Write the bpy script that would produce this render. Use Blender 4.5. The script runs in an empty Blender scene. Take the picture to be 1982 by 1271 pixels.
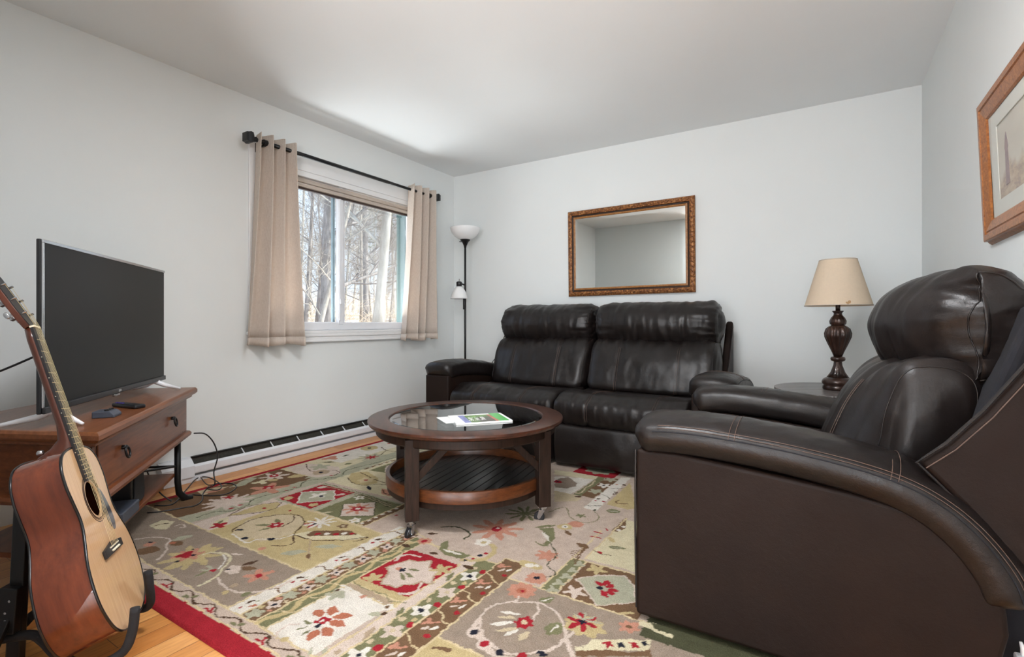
import bpy, bmesh, math, random
import numpy as np
from mathutils import Vector, Matrix, Euler, noise as mn

SC = bpy.context.scene
COL = SC.collection
R = math.radians
random.seed(7)

# ---------------------------------------------------------------- camera
W_PX, H_PX, F_PX, CX, HY, EYE, YAW = 1982, 1271, 966.0, 991.0, 624.0, 0.945, R(32.1)
cam_d = bpy.data.cameras.new('camera'); cam = bpy.data.objects.new('camera', cam_d); COL.objects.link(cam)
cam_d.sensor_width = 36; cam_d.lens = F_PX / W_PX * 36
cam_d.shift_y = -(H_PX / 2 - HY) / W_PX
cam_d.clip_start = 0.05; cam_d.clip_end = 300
cam.location = (0, 0, EYE); cam.rotation_euler = (R(90), 0, YAW)
SC.camera = cam
# ---------------------------------------------------------------- colour management, world, lights
SC.view_settings.view_transform = 'Standard'; SC.view_settings.look = 'None'
SC.view_settings.gamma = 1; SC.view_settings.exposure = 0.77
SC.view_settings.use_curve_mapping = False
wd = bpy.data.worlds.new('sky'); SC.world = wd; wd.use_nodes = True
nt = wd.node_tree; nt.nodes.clear()
wo = nt.nodes.new('ShaderNodeOutputWorld'); bg = nt.nodes.new('ShaderNodeBackground')
tc = nt.nodes.new('ShaderNodeTexCoord'); sx = nt.nodes.new('ShaderNodeSeparateXYZ'); rp = nt.nodes.new('ShaderNodeValToRGB')
nt.links.new(tc.outputs['Generated'], sx.inputs[0]); nt.links.new(sx.outputs['Z'], rp.inputs[0])
rp.color_ramp.elements[0].color = (0.74, 0.85, 1.0, 1); rp.color_ramp.elements[1].color = (0.50, 0.68, 1.0, 1)
rp.color_ramp.elements[1].position = 0.9
nt.links.new(rp.outputs[0], bg.inputs[0]); bg.inputs[1].default_value = 1.15
nt.links.new(bg.outputs[0], wo.inputs[0])

def sun(name, energy, rot, ang):
    l = bpy.data.lights.new(name, 'SUN'); l.energy = energy; l.angle = R(ang); l.color = (1, .95, .87)
    o = bpy.data.objects.new(name, l); COL.objects.link(o); o.rotation_euler = rot; return o
def area(name, loc, target, sx_, sy_, power, color=(1, 1, 1), spread=180):
    l = bpy.data.lights.new(name, 'AREA'); l.shape = 'RECTANGLE'; l.size = sx_; l.size_y = sy_
    l.energy = power; l.color = color; l.spread = R(spread)
    o = bpy.data.objects.new(name, l); COL.objects.link(o); o.location = loc
    o.rotation_euler = (Vector(target) - Vector(loc)).to_track_quat('-Z', 'Y').to_euler(); return o
# late-morning sun from the far right, it lights the wood and the snow, never this room
sun('sun', 5.5, (Vector((-0.55, -0.62, -0.56))).to_track_quat('-Z', 'Y').to_euler(), 0.6)
# snow glare and sky that come in through the window, from outside and below the sill
area('window_snow_bounce', (-3.75, 2.67, 0.62), (-1.6, 2.9, 2.44), 1.5, 0.5, 40, (.98, .99, 1), 165)
# daylight of the windows of the adjoining room behind the camera
area('window_daylight_rear', (-0.45, -3.35, 0.95), (-0.8, 0.2, 2.5), 2.4, 1.5, 85, (0.86, .93, 1))
area('glass_door_daylight_side', (2.38, -2.62, 1.0), (-2.4, 0.9, 1.1), 1.6, 1.9, 100, (0.86, .93, 1))
# unseen fill light added under the ceiling to lift the side walls
area('overhead_fill_light', (-0.75, 0.95, 2.40), (-0.85, 1.0, 0), 0.45, 0.45, 25, (0.95, .97, 1))
# added fill light behind the camera, bounced off the ceiling to brighten the room
area('bounce_fill', (-0.45, -0.85, 1.45), (-0.8, -0.4, 2.44), 0.5, 0.5, 34, (0.93, .96, 1), 150)

# ---------------------------------------------------------------- node helpers
MATS = {}
def nmat(name):
    m = bpy.data.materials.new(name); m.use_nodes = True; MATS[name] = m
    return m, m.node_tree, m.node_tree.nodes['Principled BSDF']
def srgb(r, g, b):
    f = lambda c: (c / 255 / 12.92) if c <= 10 else ((c / 255 + .055) / 1.055) ** 2.4
    return (f(r), f(g), f(b), 1)
def coords(nt, scale=(1, 1, 1), rot=(0, 0, 0), kind='Object'):
    t = nt.nodes.new('ShaderNodeTexCoord'); m = nt.nodes.new('ShaderNodeMapping')
    m.inputs['Scale'].default_value = scale; m.inputs['Rotation'].default_value = rot
    nt.links.new(t.outputs[kind], m.inputs[0]); return m.outputs[0]
def noise_n(nt, vec, scale, detail=4, rough=.5):
    n = nt.nodes.new('ShaderNodeTexNoise'); n.inputs['Scale'].default_value = scale
    n.inputs['Detail'].default_value = detail; n.inputs['Roughness'].default_value = rough
    nt.links.new(vec, n.inputs['Vector']); return n.outputs['Fac']
def ramp(nt, fac, stops):
    r = nt.nodes.new('ShaderNodeValToRGB'); e = r.color_ramp.elements
    while len(e) < len(stops): e.new(.5)
    for k, (p, c) in enumerate(stops):
        e[k].position = p; e[k].color = c
    nt.links.new(fac, r.inputs[0]); return r.outputs[0]
def bump(nt, bsdf, h, strength, dist=.002, chain=None):
    b = nt.nodes.new('ShaderNodeBump'); b.inputs['Strength'].default_value = strength; b.inputs['Distance'].default_value = dist
    nt.links.new(h, b.inputs['Height'])
    if chain is not None: nt.links.new(chain, b.inputs['Normal'])
    nt.links.new(b.outputs[0], bsdf.inputs['Normal']); return b.outputs[0]
def plain(name, col, rough=.5, metal=0, var=.06, vscale=20, bmp=0, bscale=200, coat=0, spec=.5):
    m, nt, b = nmat(name)
    v = coords(nt)
    lo = tuple(c * (1 - var) for c in col[:3]) + (1,); hi = tuple(min(1, c * (1 + var)) for c in col[:3]) + (1,)
    nt.links.new(ramp(nt, noise_n(nt, v, vscale), [(.3, lo), (.7, hi)]), b.inputs['Base Color'])
    b.inputs['Roughness'].default_value = rough; b.inputs['Metallic'].default_value = metal
    b.inputs['Coat Weight'].default_value = coat; b.inputs['Coat Roughness'].default_value = .08
    b.inputs['Specular IOR Level'].default_value = spec
    if bmp: bump(nt, b, noise_n(nt, v, bscale, 3), bmp)
    return m
def wood(name, dark, light, rough=.4, scale=(3, 3, 40), coat=0, bmp=.1, nscale=3, coat_rough=.06, spec=.35):
    m, nt, b = nmat(name); b.inputs['Specular IOR Level'].default_value = spec
    v = coords(nt, scale)
    f1 = noise_n(nt, v, nscale, 8, .65)
    nt.links.new(ramp(nt, f1, [(.3, dark), (.72, light)]), b.inputs['Base Color'])
    b.inputs['Roughness'].default_value = rough
    b.inputs['Coat Weight'].default_value = coat; b.inputs['Coat Roughness'].default_value = coat_rough
    if bmp: bump(nt, b, f1, bmp, .001)
    return m

# ---------------------------------------------------------------- materials
plain('wall_paint', srgb(229, 232, 231), .7, var=.012, vscale=2, bmp=.05, bscale=120)
plain('ceiling_paint', srgb(238, 240, 240), .8, var=.01, vscale=2, bmp=.05, bscale=160)
plain('white_trim', srgb(238, 238, 238), .35, var=.01)
plain('white_plastic', srgb(235, 236, 240), .4, var=.01)
plain('heater_white', srgb(222, 224, 228), .35, var=.02)
plain('fin_metal', srgb(62, 60, 54), .7, 0, var=.3, vscale=120)
plain('black_metal', (.012, .012, .013, 1), .35, .4, var=.1)
plain('black_plastic', (.012, .012, .014, 1), .35, var=.1)
plain('grey_plastic', srgb(66, 72, 84), .5, var=.05)
plain('foam_black', (.012, .012, .014, 1), .85, var=.2, bmp=.4, bscale=400)
plain('silver_metal', (.42, .42, .43, 1), .25, 1, var=.03)
plain('frame_silver', (.55, .56, .58, 1), .22, 1, var=.03)
plain('teal_paint', srgb(90, 113, 111), .6, var=.04)
plain('screen_grey', srgb(118, 134, 140), .6, var=.04)
plain('exterior_siding', srgb(126, 158, 152), .7, var=.04)
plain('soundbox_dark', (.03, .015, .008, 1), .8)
plain('bone', srgb(232, 224, 200), .4, var=.03)
plain('brass_wire', (.75, .62, .38, 1), .3, 1, var=.03)
plain('rosewood', (.012, .011, .013, 1), .45, var=.3, vscale=60)
plain('pickguard', (.035, .035, .045, 1), .12, var=.1, coat=.6)
plain('binding_black', (.006, .006, .007, 1), .25)
plain('stitch', srgb(92, 72, 62), .7, var=.15, vscale=300)
plain('paper', srgb(240, 240, 238), .5, var=.01)
plain('mat_board', srgb(232, 232, 224), .8, var=.01)
plain('bronze', (.040, .018, .012, 1), .32, .35, var=.7, vscale=14, coat=.3)
plain('dark_fabric', (.010, .010, .014, 1), .95, var=.2, bmp=.3, bscale=500)
plain('cap_glass_white', srgb(242, 242, 242), .3, var=.01, coat=.3)
wood('cherry', (.10, .028, .009, 1), (.21, .066, .022, 1), .3, (2.0, 10, 26), coat=.06, coat_rough=.2, spec=.22)
wood('cherry_top', (.13, .042, .015, 1), (.24, .085, .032, 1), .34, (2, 22, 22), coat=.10, coat_rough=.22, spec=.28)
wood('walnut_table', (.020, .008, .005, 1), (.085, .026, .012, 1), .3, (14, 2.5, 14), coat=.12, coat_rough=.2)
wood('walnut_edge', (.05, .016, .006, 1), (.14, .042, .013, 1), .3, (8, 8, 30), coat=.12, coat_rough=.2)
wood('walnut_leg', (.010, .0055, .004, 1), (.038, .019, .012, 1), .45, (30, 30, 3), spec=.22)
wood('oak_frame', srgb(118, 66, 30), srgb(186, 118, 60), .4, (40, 4, 40), coat=.2)
wood('mahogany', (.080, .014, .0045, 1), (.175, .036, .010, 1), .6, (9, 9, .5), coat=1.0, bmp=0, nscale=4, coat_rough=.008, spec=.15)
wood('mahogany_neck', (.05, .012, .006, 1), (.12, .03, .013, 1), .3, (8, 8, 2), coat=.4, bmp=0)
wood('spruce', srgb(206, 158, 112), srgb(228, 188, 142), .3, (60, 60, 1.5), coat=.8, bmp=0, coat_rough=.05)
def gilt():
    m, nt, b = nmat('gilt_ornament')
    v = coords(nt, (1, 1, 1))
    n = noise_n(nt, v, 70, 5, .6)
    nt.links.new(ramp(nt, n, [(.32, srgb(70, 38, 18)), (.52, srgb(140, 86, 42)), (.7, srgb(196, 140, 84))]), b.inputs['Base Color'])
    b.inputs['Roughness'].default_value = .4; b.inputs['Metallic'].default_value = .25
    bump(nt, b, n, .9, .004)
gilt()
wood('gilt_plain', srgb(128, 80, 40), srgb(180, 128, 76), .35, (20, 20, 20))
plain('frame_groove', srgb(50, 32, 24), .5)

def leather(name, c0, c1, rough=.36, spec=.5):
    m, nt, b = nmat(name)
    v = coords(nt)
    f = noise_n(nt, v, 3.0, 5, .6)
    nt.links.new(ramp(nt, f, [(.3, c0), (.72, c1)]), b.inputs['Base Color'])
    rr = ramp(nt, noise_n(nt, v, 9, 4), [(.3, (rough - .05,) * 3 + (1,)), (.7, (rough + .1,) * 3 + (1,))])
    nt.links.new(rr, b.inputs['Roughness'])
    vo = nt.nodes.new('ShaderNodeTexVoronoi'); vo.inputs['Scale'].default_value = 420
    nt.links.new(v, vo.inputs['Vector'])
    c = bump(nt, b, vo.outputs['Distance'], .18, .0008)
    b.inputs['Specular IOR Level'].default_value = spec
    c2 = bump(nt, b, noise_n(nt, coords(nt, (1, 1, 1)), 30, 5, .6), .26, .005, c)
leather('leather', (.0065, .0044, .0040, 1), (.0125, .0084, .0074, 1), .36, .42)
leather('leather_panel', (.0095, .0043, .0028, 1), (.0160, .0078, .0052, 1), .55, .2)

def curtain_mat():
    m, nt, b = nmat('curtain_linen')
    v = coords(nt, (1, 1, 1))
    w = nt.nodes.new('ShaderNodeTexWave'); w.inputs['Scale'].default_value = 160; w.bands_direction = 'Z'; w.inputs['Distortion'].default_value = 2
    nt.links.new(v, w.inputs['Vector'])
    w2 = nt.nodes.new('ShaderNodeTexWave'); w2.inputs['Scale'].default_value = 160; w2.bands_direction = 'Y'; w2.inputs['Distortion'].default_value = 2
    nt.links.new(v, w2.inputs['Vector'])
    mx = nt.nodes.new('ShaderNodeMath'); mx.operation = 'MULTIPLY'
    nt.links.new(w.outputs['Fac'], mx.inputs[0]); nt.links.new(w2.outputs['Fac'], mx.inputs[1])
    n = noise_n(nt, coords(nt, (1, 1, 1)), 60, 6, .8)
    ad = nt.nodes.new('ShaderNodeMath'); ad.operation = 'ADD'
    nt.links.new(mx.outputs[0], ad.inputs[0]); nt.links.new(n, ad.inputs[1])
    cc = ramp(nt, ad.outputs[0], [(.35, srgb(214, 199, 186)), (1.0, srgb(240, 229, 218))])
    nt.links.new(cc, b.inputs['Base Color'])
    b.inputs['Roughness'].default_value = .95; b.inputs['Specular IOR Level'].default_value = .1
    bump(nt, b, ad.outputs[0], .25, .001)
    tr = nt.nodes.new('ShaderNodeBsdfTranslucent'); nt.links.new(cc, tr.inputs[0])
    ms = nt.nodes.new('ShaderNodeMixShader'); ms.inputs[0].default_value = .3
    nt.links.new(b.outputs[0], ms.inputs[1]); nt.links.new(tr.outputs[0], ms.inputs[2])
    nt.links.new(ms.outputs[0], nt.nodes['Material Output'].inputs[0])
curtain_mat()
def trans_mat(name, col, fac):
    m, nt, b = nmat(name)
    v = coords(nt); cc = ramp(nt, noise_n(nt, v, 90, 4), [(.3, tuple(c * .96 for c in col[:3]) + (1,)), (.7, col)])
    nt.links.new(cc, b.inputs['Base Color']); b.inputs['Roughness'].default_value = .8
    tr = nt.nodes.new('ShaderNodeBsdfTranslucent'); nt.links.new(cc, tr.inputs[0])
    ms = nt.nodes.new('ShaderNodeMixShader'); ms.inputs[0].default_value = fac
    nt.links.new(b.outputs[0], ms.inputs[1]); nt.links.new(tr.outputs[0], ms.inputs[2])
    nt.links.new(ms.outputs[0], nt.nodes['Material Output'].inputs[0])
trans_mat('shade_fabric', srgb(238, 219, 194), .28)
trans_mat('blind_fabric', srgb(214, 202, 190), .3)
def glass_mat(name, tint, refl, rough=0.0, ior=1.45):
    m, nt, b = nmat(name)
    nt.nodes.remove(b)
    t = nt.nodes.new('ShaderNodeBsdfTransparent'); t.inputs[0].default_value = tint
    g = nt.nodes.new('ShaderNodeBsdfGlossy'); g.inputs['Roughness'].default_value = rough
    fr = nt.nodes.new('ShaderNodeFresnel'); fr.inputs[0].default_value = ior
    ml = nt.nodes.new('ShaderNodeMath'); ml.operation = 'MULTIPLY'; ml.inputs[1].default_value = refl
    ml.use_clamp = True; nt.links.new(fr.outputs[0], ml.inputs[0])
    ms = nt.nodes.new('ShaderNodeMixShader'); nt.links.new(ml.outputs[0], ms.inputs[0])
    nt.links.new(t.outputs[0], ms.inputs[1]); nt.links.new(g.outputs[0], ms.inputs[2])
    nt.links.new(ms.outputs[0], nt.nodes['Material Output'].inputs[0])
glass_mat('window_glass', (.96, .98, .98, 1), .5)
glass_mat('table_glass', (.80, .90, .86, 1), 1.9, .0, 1.6)
glass_mat('picture_glass', (.98, .98, .98, 1), .35, .02)
m, nt, b = nmat('mirror_glass'); b.inputs['Metallic'].default_value = 1; b.inputs['Roughness'].default_value = .005
nt.links.new(ramp(nt, noise_n(nt, coords(nt), 1.5), [(.3, (.80, .82, .80, 1)), (.7, (.83, .85, .83, 1))]), b.inputs['Base Color'])
m, nt, b = nmat('tv_screen'); b.inputs['Roughness'].default_value = .42
nt.links.new(ramp(nt, noise_n(nt, coords(nt), 1.0), [(.3, (.009, .009, .009, 1)), (.7, (.012, .012, .0118, 1))]), b.inputs['Base Color'])
b.inputs['Specular IOR Level'].default_value = .25

def floor_mat():
    m, nt, b = nmat('oak_floor')
    t = nt.nodes.new('ShaderNodeTexCoord'); mp = nt.nodes.new('ShaderNodeMapping')
    mp.inputs['Rotation'].default_value = (0, 0, R(90)); nt.links.new(t.outputs['Object'], mp.inputs[0])
    br = nt.nodes.new('ShaderNodeTexBrick'); br.offset = .43; br.offset_frequency = 3; br.squash = 1
    br.inputs['Scale'].default_value = 1; br.inputs['Mortar Size'].default_value = .0011; br.inputs['Mortar Smooth'].default_value = .3
    br.inputs['Brick Width'].default_value = .62; br.inputs['Row Height'].default_value = .083
    br.inputs['Color1'].default_value = (0, 0, 0, 1); br.inputs['Color2'].default_value = (1, 1, 1, 1); br.inputs['Mortar'].default_value = (.5, .5, .5, 1)
    nt.links.new(mp.outputs[0], br.inputs['Vector'])
    tone = ramp(nt, br.outputs['Color'], [(0, srgb(196, 128, 66)), (.5, srgb(214, 152, 86)), (1, srgb(228, 170, 106))])
    g = noise_n(nt, coords(nt, (38, 3, 1)), 3, 8, .65)
    gr = ramp(nt, g, [(.3, (.72, .66, .6, 1)), (.65, (1, 1, 1, 1))])
    mul = nt.nodes.new('ShaderNodeMix'); mul.data_type = 'RGBA'; mul.blend_type = 'MULTIPLY'; mul.inputs[0].default_value = 1
    nt.links.new(tone, mul.inputs[6]); nt.links.new(gr, mul.inputs[7])
    mk = nt.nodes.new('ShaderNodeMix'); mk.data_type = 'RGBA'
    nt.links.new(br.outputs['Fac'], mk.inputs[0]); nt.links.new(mul.outputs[2], mk.inputs[6]); mk.inputs[7].default_value = srgb(84, 46, 20)
    nt.links.new(mk.outputs[2], b.inputs['Base Color'])
    b.inputs['Roughness'].default_value = .3
    iv = nt.nodes.new('ShaderNodeMath'); iv.operation = 'SUBTRACT'; iv.inputs[0].default_value = 1; nt.links.new(br.outputs['Fac'], iv.inputs[1])
    bump(nt, b, iv.outputs[0], .4, .001)
floor_mat()
def bark(name, c0, c1, s=(3, 3, .6)):
    m, nt, b = nmat(name)
    n = noise_n(nt, coords(nt, s), 5, 8, .7)
    nt.links.new(ramp(nt, n, [(.35, c0), (.65, c1)]), b.inputs['Base Color']); b.inputs['Roughness'].default_value = .9
    bump(nt, b, n, .5, .02)
bark('bark_grey', srgb(120, 114, 110), srgb(176, 170, 166))
bark('bark_pale', srgb(168, 162, 152), srgb(208, 203, 194))
bark('bark_brown', srgb(140, 130, 120), srgb(192, 184, 172))
m, nt, b = nmat('snow_ground')
n = noise_n(nt, coords(nt, (1, 1, 1)), .9, 8, .75)
nt.links.new(ramp(nt, n, [(.42, srgb(150, 120, 92)), (.5, srgb(196, 172, 146)), (.56, srgb(240, 240, 244))]), b.inputs['Base Color']); b.inputs['Roughness'].default_value = .95
plain('dry_grass', srgb(222, 204, 180), .9, var=.3, vscale=3)
plain('evergreen', srgb(120, 134, 92), .9, var=.3, vscale=6)

# ---------------------------------------------------------------- mesh builder
class MB:
    def __init__(s): s.v = []; s.f = []; s.m = []; s.mi = 0
    def add(s, vs, fs):
        o = len(s.v); s.v += [tuple(map(float, p)) for p in vs]; s.f += [tuple(i + o for i in f) for f in fs]; s.m += [s.mi] * len(fs); return s
    def box(s, x0, x1, y0, y1, z0, z1):
        v = [(x, y, z) for x in (x0, x1) for y in (y0, y1) for z in (z0, z1)]
        return s.add(v, [(0, 1, 3, 2), (4, 6, 7, 5), (0, 4, 5, 1), (2, 3, 7, 6), (0, 2, 6, 4), (1, 5, 7, 3)])
    def prism(s, poly, a0, a1, axis='z'):
        """poly of 2-D points; axis z: (x,y), x: (y,z), y: (x,z)"""
        def P(p, h):
            return {'z': (p[0], p[1], h), 'x': (h, p[0], p[1]), 'y': (p[0], h, p[1])}[axis]
        n = len(poly); v = [P(p, a0) for p in poly] + [P(p, a1) for p in poly]
        return s.add(v, [tuple(range(n - 1, -1, -1)), tuple(range(n, 2 * n))] + [(i, (i + 1) % n, (i + 1) % n + n, i + n) for i in range(n)])
    def ring(s, outer, inner, a0, a1, axis='z'):
        def P(p, h):
            return {'z': (p[0], p[1], h), 'x': (h, p[0], p[1]), 'y': (p[0], h, p[1])}[axis]
        n = len(outer); v = [P(p, a0) for p in outer] + [P(p, a1) for p in outer] + [P(p, a0) for p in inner] + [P(p, a1) for p in inner]
        f = []
        for i in range(n):
            j = (i + 1) % n
            f += [(i, j, j + n, i + n), (i + 2 * n, i + 3 * n, j + 3 * n, j + 2 * n), (i + n, j + n, j + 3 * n, i + 3 * n), (i, i + 2 * n, j + 2 * n, j)]
        return s.add(v, f)
    def lathe(s, prof, c=(0, 0, 0), n=32, cap=True, flute=0, nf=12, frange=None):
        v = []; f = []
        for (r, z) in prof:
            for k in range(n):
                a = 2 * math.pi * k / n; rr = r
                if flute and frange and frange[0] < z < frange[1]:
                    rr = r * (1 - flute * (1 - abs(math.cos(nf * a / 2))) )
                v.append((c[0] + rr * math.cos(a), c[1] + rr * math.sin(a), c[2] + z))
        for i in range(len(prof) - 1):
            for k in range(n):
                k2 = (k + 1) % n; f.append((i * n + k, i * n + k2, (i + 1) * n + k2, (i + 1) * n + k))
        if cap:
            f.append(tuple(range(n - 1, -1, -1))); f.append(tuple((len(prof) - 1) * n + k for k in range(n)))
        return s.add(v, f)
    def tube(s, pts, r, n=8, closed=False, cap=True):
        pts = [Vector(p) for p in pts]; m = len(pts)
        rs = r if isinstance(r, (list, tuple)) else [r] * m
        t = []
        for i in range(m):
            a = pts[(i - 1) % m] if (closed or i > 0) else pts[i]; b = pts[(i + 1) % m] if (closed or i < m - 1) else pts[i]
            d = (b - a); t.append(d.normalized() if d.length > 1e-9 else Vector((0, 0, 1)))
        u = t[0].orthogonal().normalized(); v = []; f = []
        for i in range(m):
            u = (u - t[i] * u.dot(t[i]))
            u = u.normalized() if u.length > 1e-6 else t[i].orthogonal().normalized()
            w = t[i].cross(u)
            for k in range(n):
                a = 2 * math.pi * k / n; v.append(pts[i] + (u * math.cos(a) + w * math.sin(a)) * rs[i])
        for i in range(m if closed else m - 1):
            j = (i + 1) % m
            for k in range(n):
                k2 = (k + 1) % n; f.append((i * n + k, i * n + k2, j * n + k2, j * n + k))
        if cap and not closed:
            f.append(tuple(range(n - 1, -1, -1))); f.append(tuple((m - 1) * n + k for k in range(n)))
        return s.add(v, f)
    def grid(s, P, wrap_v=False, wrap_u=False):
        """P numpy [nu, nv, 3]"""
        nu, nv = P.shape[:2]; v = P.reshape(-1, 3).tolist(); f = []
        for i in range(nu if wrap_u else nu - 1):
            i2 = (i + 1) % nu
            for j in range(nv if wrap_v else nv - 1):
                j2 = (j + 1) % nv; f.append((i * nv + j, i2 * nv + j, i2 * nv + j2, i * nv + j2))
        return s.add(v, f)
    def off(s, d):
        s.v = [(p[0] + d[0], p[1] + d[1], p[2] + d[2]) for p in s.v]; return s
    def xf(s, M):
        s.v = [tuple(M @ Vector(p)) for p in s.v]; return s
    def build(s, name, mat, parent=None, smooth=False, bevel=0, seg=2, fix=True, sub=0, auto=None):
        me = bpy.data.meshes.new(name); me.from_pydata(s.v, [], s.f)
        mats = mat if isinstance(mat, (list, tuple)) else [mat]
        for q in mats: me.materials.append(MATS[q])
        if len(mats) > 1: me.polygons.foreach_set('material_index', s.m)
        if fix:
            bm = bmesh.new(); bm.from_mesh(me); bmesh.ops.recalc_face_normals(bm, faces=bm.faces); bm.to_mesh(me); bm.free()
        if smooth: me.polygons.foreach_set('use_smooth', [True] * len(me.polygons))
        o = bpy.data.objects.new(name, me); COL.objects.link(o)
        if parent is not None: o.parent = parent
        if bevel:
            b = o.modifiers.new('bevel', 'BEVEL'); b.width = bevel; b.segments = seg; b.limit_method = 'ANGLE'; b.angle_limit = R(40); b.harden_normals = False
        if sub:
            q = o.modifiers.new('sub', 'SUBSURF'); q.levels = sub; q.render_levels = sub
        if auto:
            me.polygons.foreach_set('use_smooth', [True] * len(me.polygons))
            bm = bmesh.new(); bm.from_mesh(me)
            for e in bm.edges:
                if len(e.link_faces) == 2 and e.calc_face_angle(0) > R(auto): e.smooth = False
            bm.to_mesh(me); bm.free()
        return o

def tag(o, label, cat, group=None):
    o['label'] = label; o['category'] = cat
    if group: o['group'] = group
    return o
def thing(name, label, cat, loc=(0, 0, 0), rotz=0, group=None, rot=None):
    o = bpy.data.objects.new(name, None); COL.objects.link(o); o.location = loc
    o.rotation_euler = rot if rot is not None else (0, 0, rotz); o.empty_display_size = .1
    return tag(o, label, cat, group)
def struct(name, mb, mat, **k):
    o = mb.build(name, mat, **k); o['kind'] = 'structure'; return o
def copy_tree(o, parent=None):
    c = o.copy(); COL.objects.link(c)
    if parent is not None: c.parent = parent
    for ch in list(o.children): copy_tree(ch, c)
    return c
def circ(r, n=64, c=(0, 0), a0=0): return [(c[0] + r * math.cos(a0 + 2 * math.pi * k / n), c[1] + r * math.sin(a0 + 2 * math.pi * k / n)) for k in range(n)]
def crom(pts, n, closed=True):
    """evenly resampled Catmull-Rom through pts"""
    P = np.array(pts, float); m = len(P); out = []
    segs = m if closed else m - 1
    for i in range(segs):
        if closed: p0, p1, p2, p3 = P[(i - 1) % m], P[i], P[(i + 1) % m], P[(i + 2) % m]
        else: p0, p1, p2, p3 = P[max(i - 1, 0)], P[i], P[i + 1], P[min(i + 2, m - 1)]
        for t in np.linspace(0, 1, 16, endpoint=False):
            out.append(.5 * ((2 * p1) + (-p0 + p2) * t + (2 * p0 - 5 * p1 + 4 * p2 - p3) * t * t + (-p0 + 3 * p1 - 3 * p2 + p3) * t ** 3))
    out = np.array(out + ([out[0]] if closed else [P[-1]]))
    d = np.r_[0, np.cumsum(np.linalg.norm(np.diff(out, axis=0), axis=1))]
    q = np.linspace(0, d[-1], n, endpoint=not closed)
    return np.stack([np.interp(q, d, out[:, k]) for k in range(P.shape[1])], 1)
def fbm(x, y, z, o=3):
    return mn.fractal(Vector((x, y, z)), 1.0, 2.0, o, noise_basis='PERLIN_ORIGINAL')

def cushion(ctrl, x0, x1, r=.06, nx=60, npr=96, bulge=.012, recede=0.0, disp=None, xw=0.0):
    """soft leather body: profile (y,z) swept along x with rounded, drawn-in ends"""
    P0 = crom(ctrl, npr); lo, hi = P0.min(0), P0.max(0); c = (lo + hi) / 2; hw = (hi - lo) / 2
    st = []
    for k in range(9):
        t = k / 8 * math.pi / 2; st.append((x0 + r * (1 - math.cos(t)), r * (1 - math.sin(t))))
    for k in range(1, nx): st.append((x0 + r + (x1 - x0 - 2 * r) * k / nx, 0))
    for k in range(8, -1, -1):
        t = k / 8 * math.pi / 2; st.append((x1 - r * (1 - math.cos(t)), r * (1 - math.sin(t))))
    rings = []
    xm = (x0 + x1) / 2; hx = (x1 - x0) / 2
    def ring(x, inset, s=1.0):
        sc = np.maximum(0.05, 1 - inset / hw) * s
        q = c + (P0 - c) * sc
        u = abs(x - xm) / hx
        wf = np.clip((c[0] - q[:, 0]) / hw[0] + .25, 0, 1)
        q = q.copy(); q[:, 0] += recede * min(u, 1) ** 2.2 * wf
        return np.c_[np.full(len(q), x), q]
    for s in (.03, .3, .55, .8): rings.append(ring(x0 - bulge * (1 - s * s), r, s))
    for (x, ins) in st: rings.append(ring(x, ins))
    for s in (.8, .55, .3, .03): rings.append(ring(x1 + bulge * (1 - s * s), r, s))
    V = np.array(rings)
    if disp is not None:
        du = np.zeros_like(V); du[1:-1] = V[2:] - V[:-2]; du[0] = V[1] - V[0]; du[-1] = V[-1] - V[-2]
        dv = np.roll(V, -1, 1) - np.roll(V, 1, 1)
        N = np.cross(du, dv); N /= np.maximum(1e-9, np.linalg.norm(N, axis=2, keepdims=True))
        # outward
        out = V - np.array([xm, c[0], c[1]]); sg = np.sign((N * out).sum()); N *= sg
        D = np.zeros(V.shape[:2])
        for i in range(4, V.shape[0] - 4):
            for j in range(V.shape[1]):
                D[i, j] = disp(V[i, j, 0], V[i, j, 1], V[i, j, 2], (V[i, j, 0] - xm) / hx)
        V = V + N * D[..., None]
    mb = MB(); mb.rings = V; mb.grid(V, wrap_v=True)
    n = V.shape[1]; mb.f.append(tuple(range(n))); mb.f.append(tuple((V.shape[0] - 1) * n + k for k in range(n))); mb.m += [0, 0]
    return mb
def sweep(path, section, side, ends=(.05, .05), n_path=60, width=None, disp=None, minsc=.12):
    """section (s, n) swept on a smooth path; side = constant sideways axis; ends rounded"""
    P = crom(path, n_path, closed=False); L = np.r_[0, np.cumsum(np.linalg.norm(np.diff(P, axis=0), axis=1))]
    side = Vector(side); rows = []
    for i in range(n_path):
        a = P[max(i - 1, 0)]; b = P[min(i + 1, n_path - 1)]; T = Vector(b - a).normalized(); N = side.cross(T).normalized()
        if N.z < 0 and abs(N.z) > .05: N = -N
        sc = 1.0
        if L[i] < ends[0]: sc = math.sqrt(max(0, 1 - (1 - L[i] / ends[0]) ** 2))
        if L[-1] - L[i] < ends[1]: sc = min(sc, math.sqrt(max(0, 1 - (1 - (L[-1] - L[i]) / ends[1]) ** 2)))
        sc = max(sc, minsc); w = width(L[i] / L[-1]) if width else 1
        row = []
        for (s, h) in section:
            p = Vector(P[i]) + side * s * w * (.45 + .55 * sc) + N * h * sc
            if disp: p += N * disp(p.x, p.y, p.z) * (1 if h > 0 else 0)
            row.append(tuple(p))
        rows.append(row)
    V = np.array(rows); mb = MB(); mb.grid(V, wrap_v=True); n = len(section)
    mb.f.append(tuple(range(n))); mb.f.append(tuple((n_path - 1) * n + k for k in range(n))); mb.m += [0, 0]
    return mb
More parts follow.
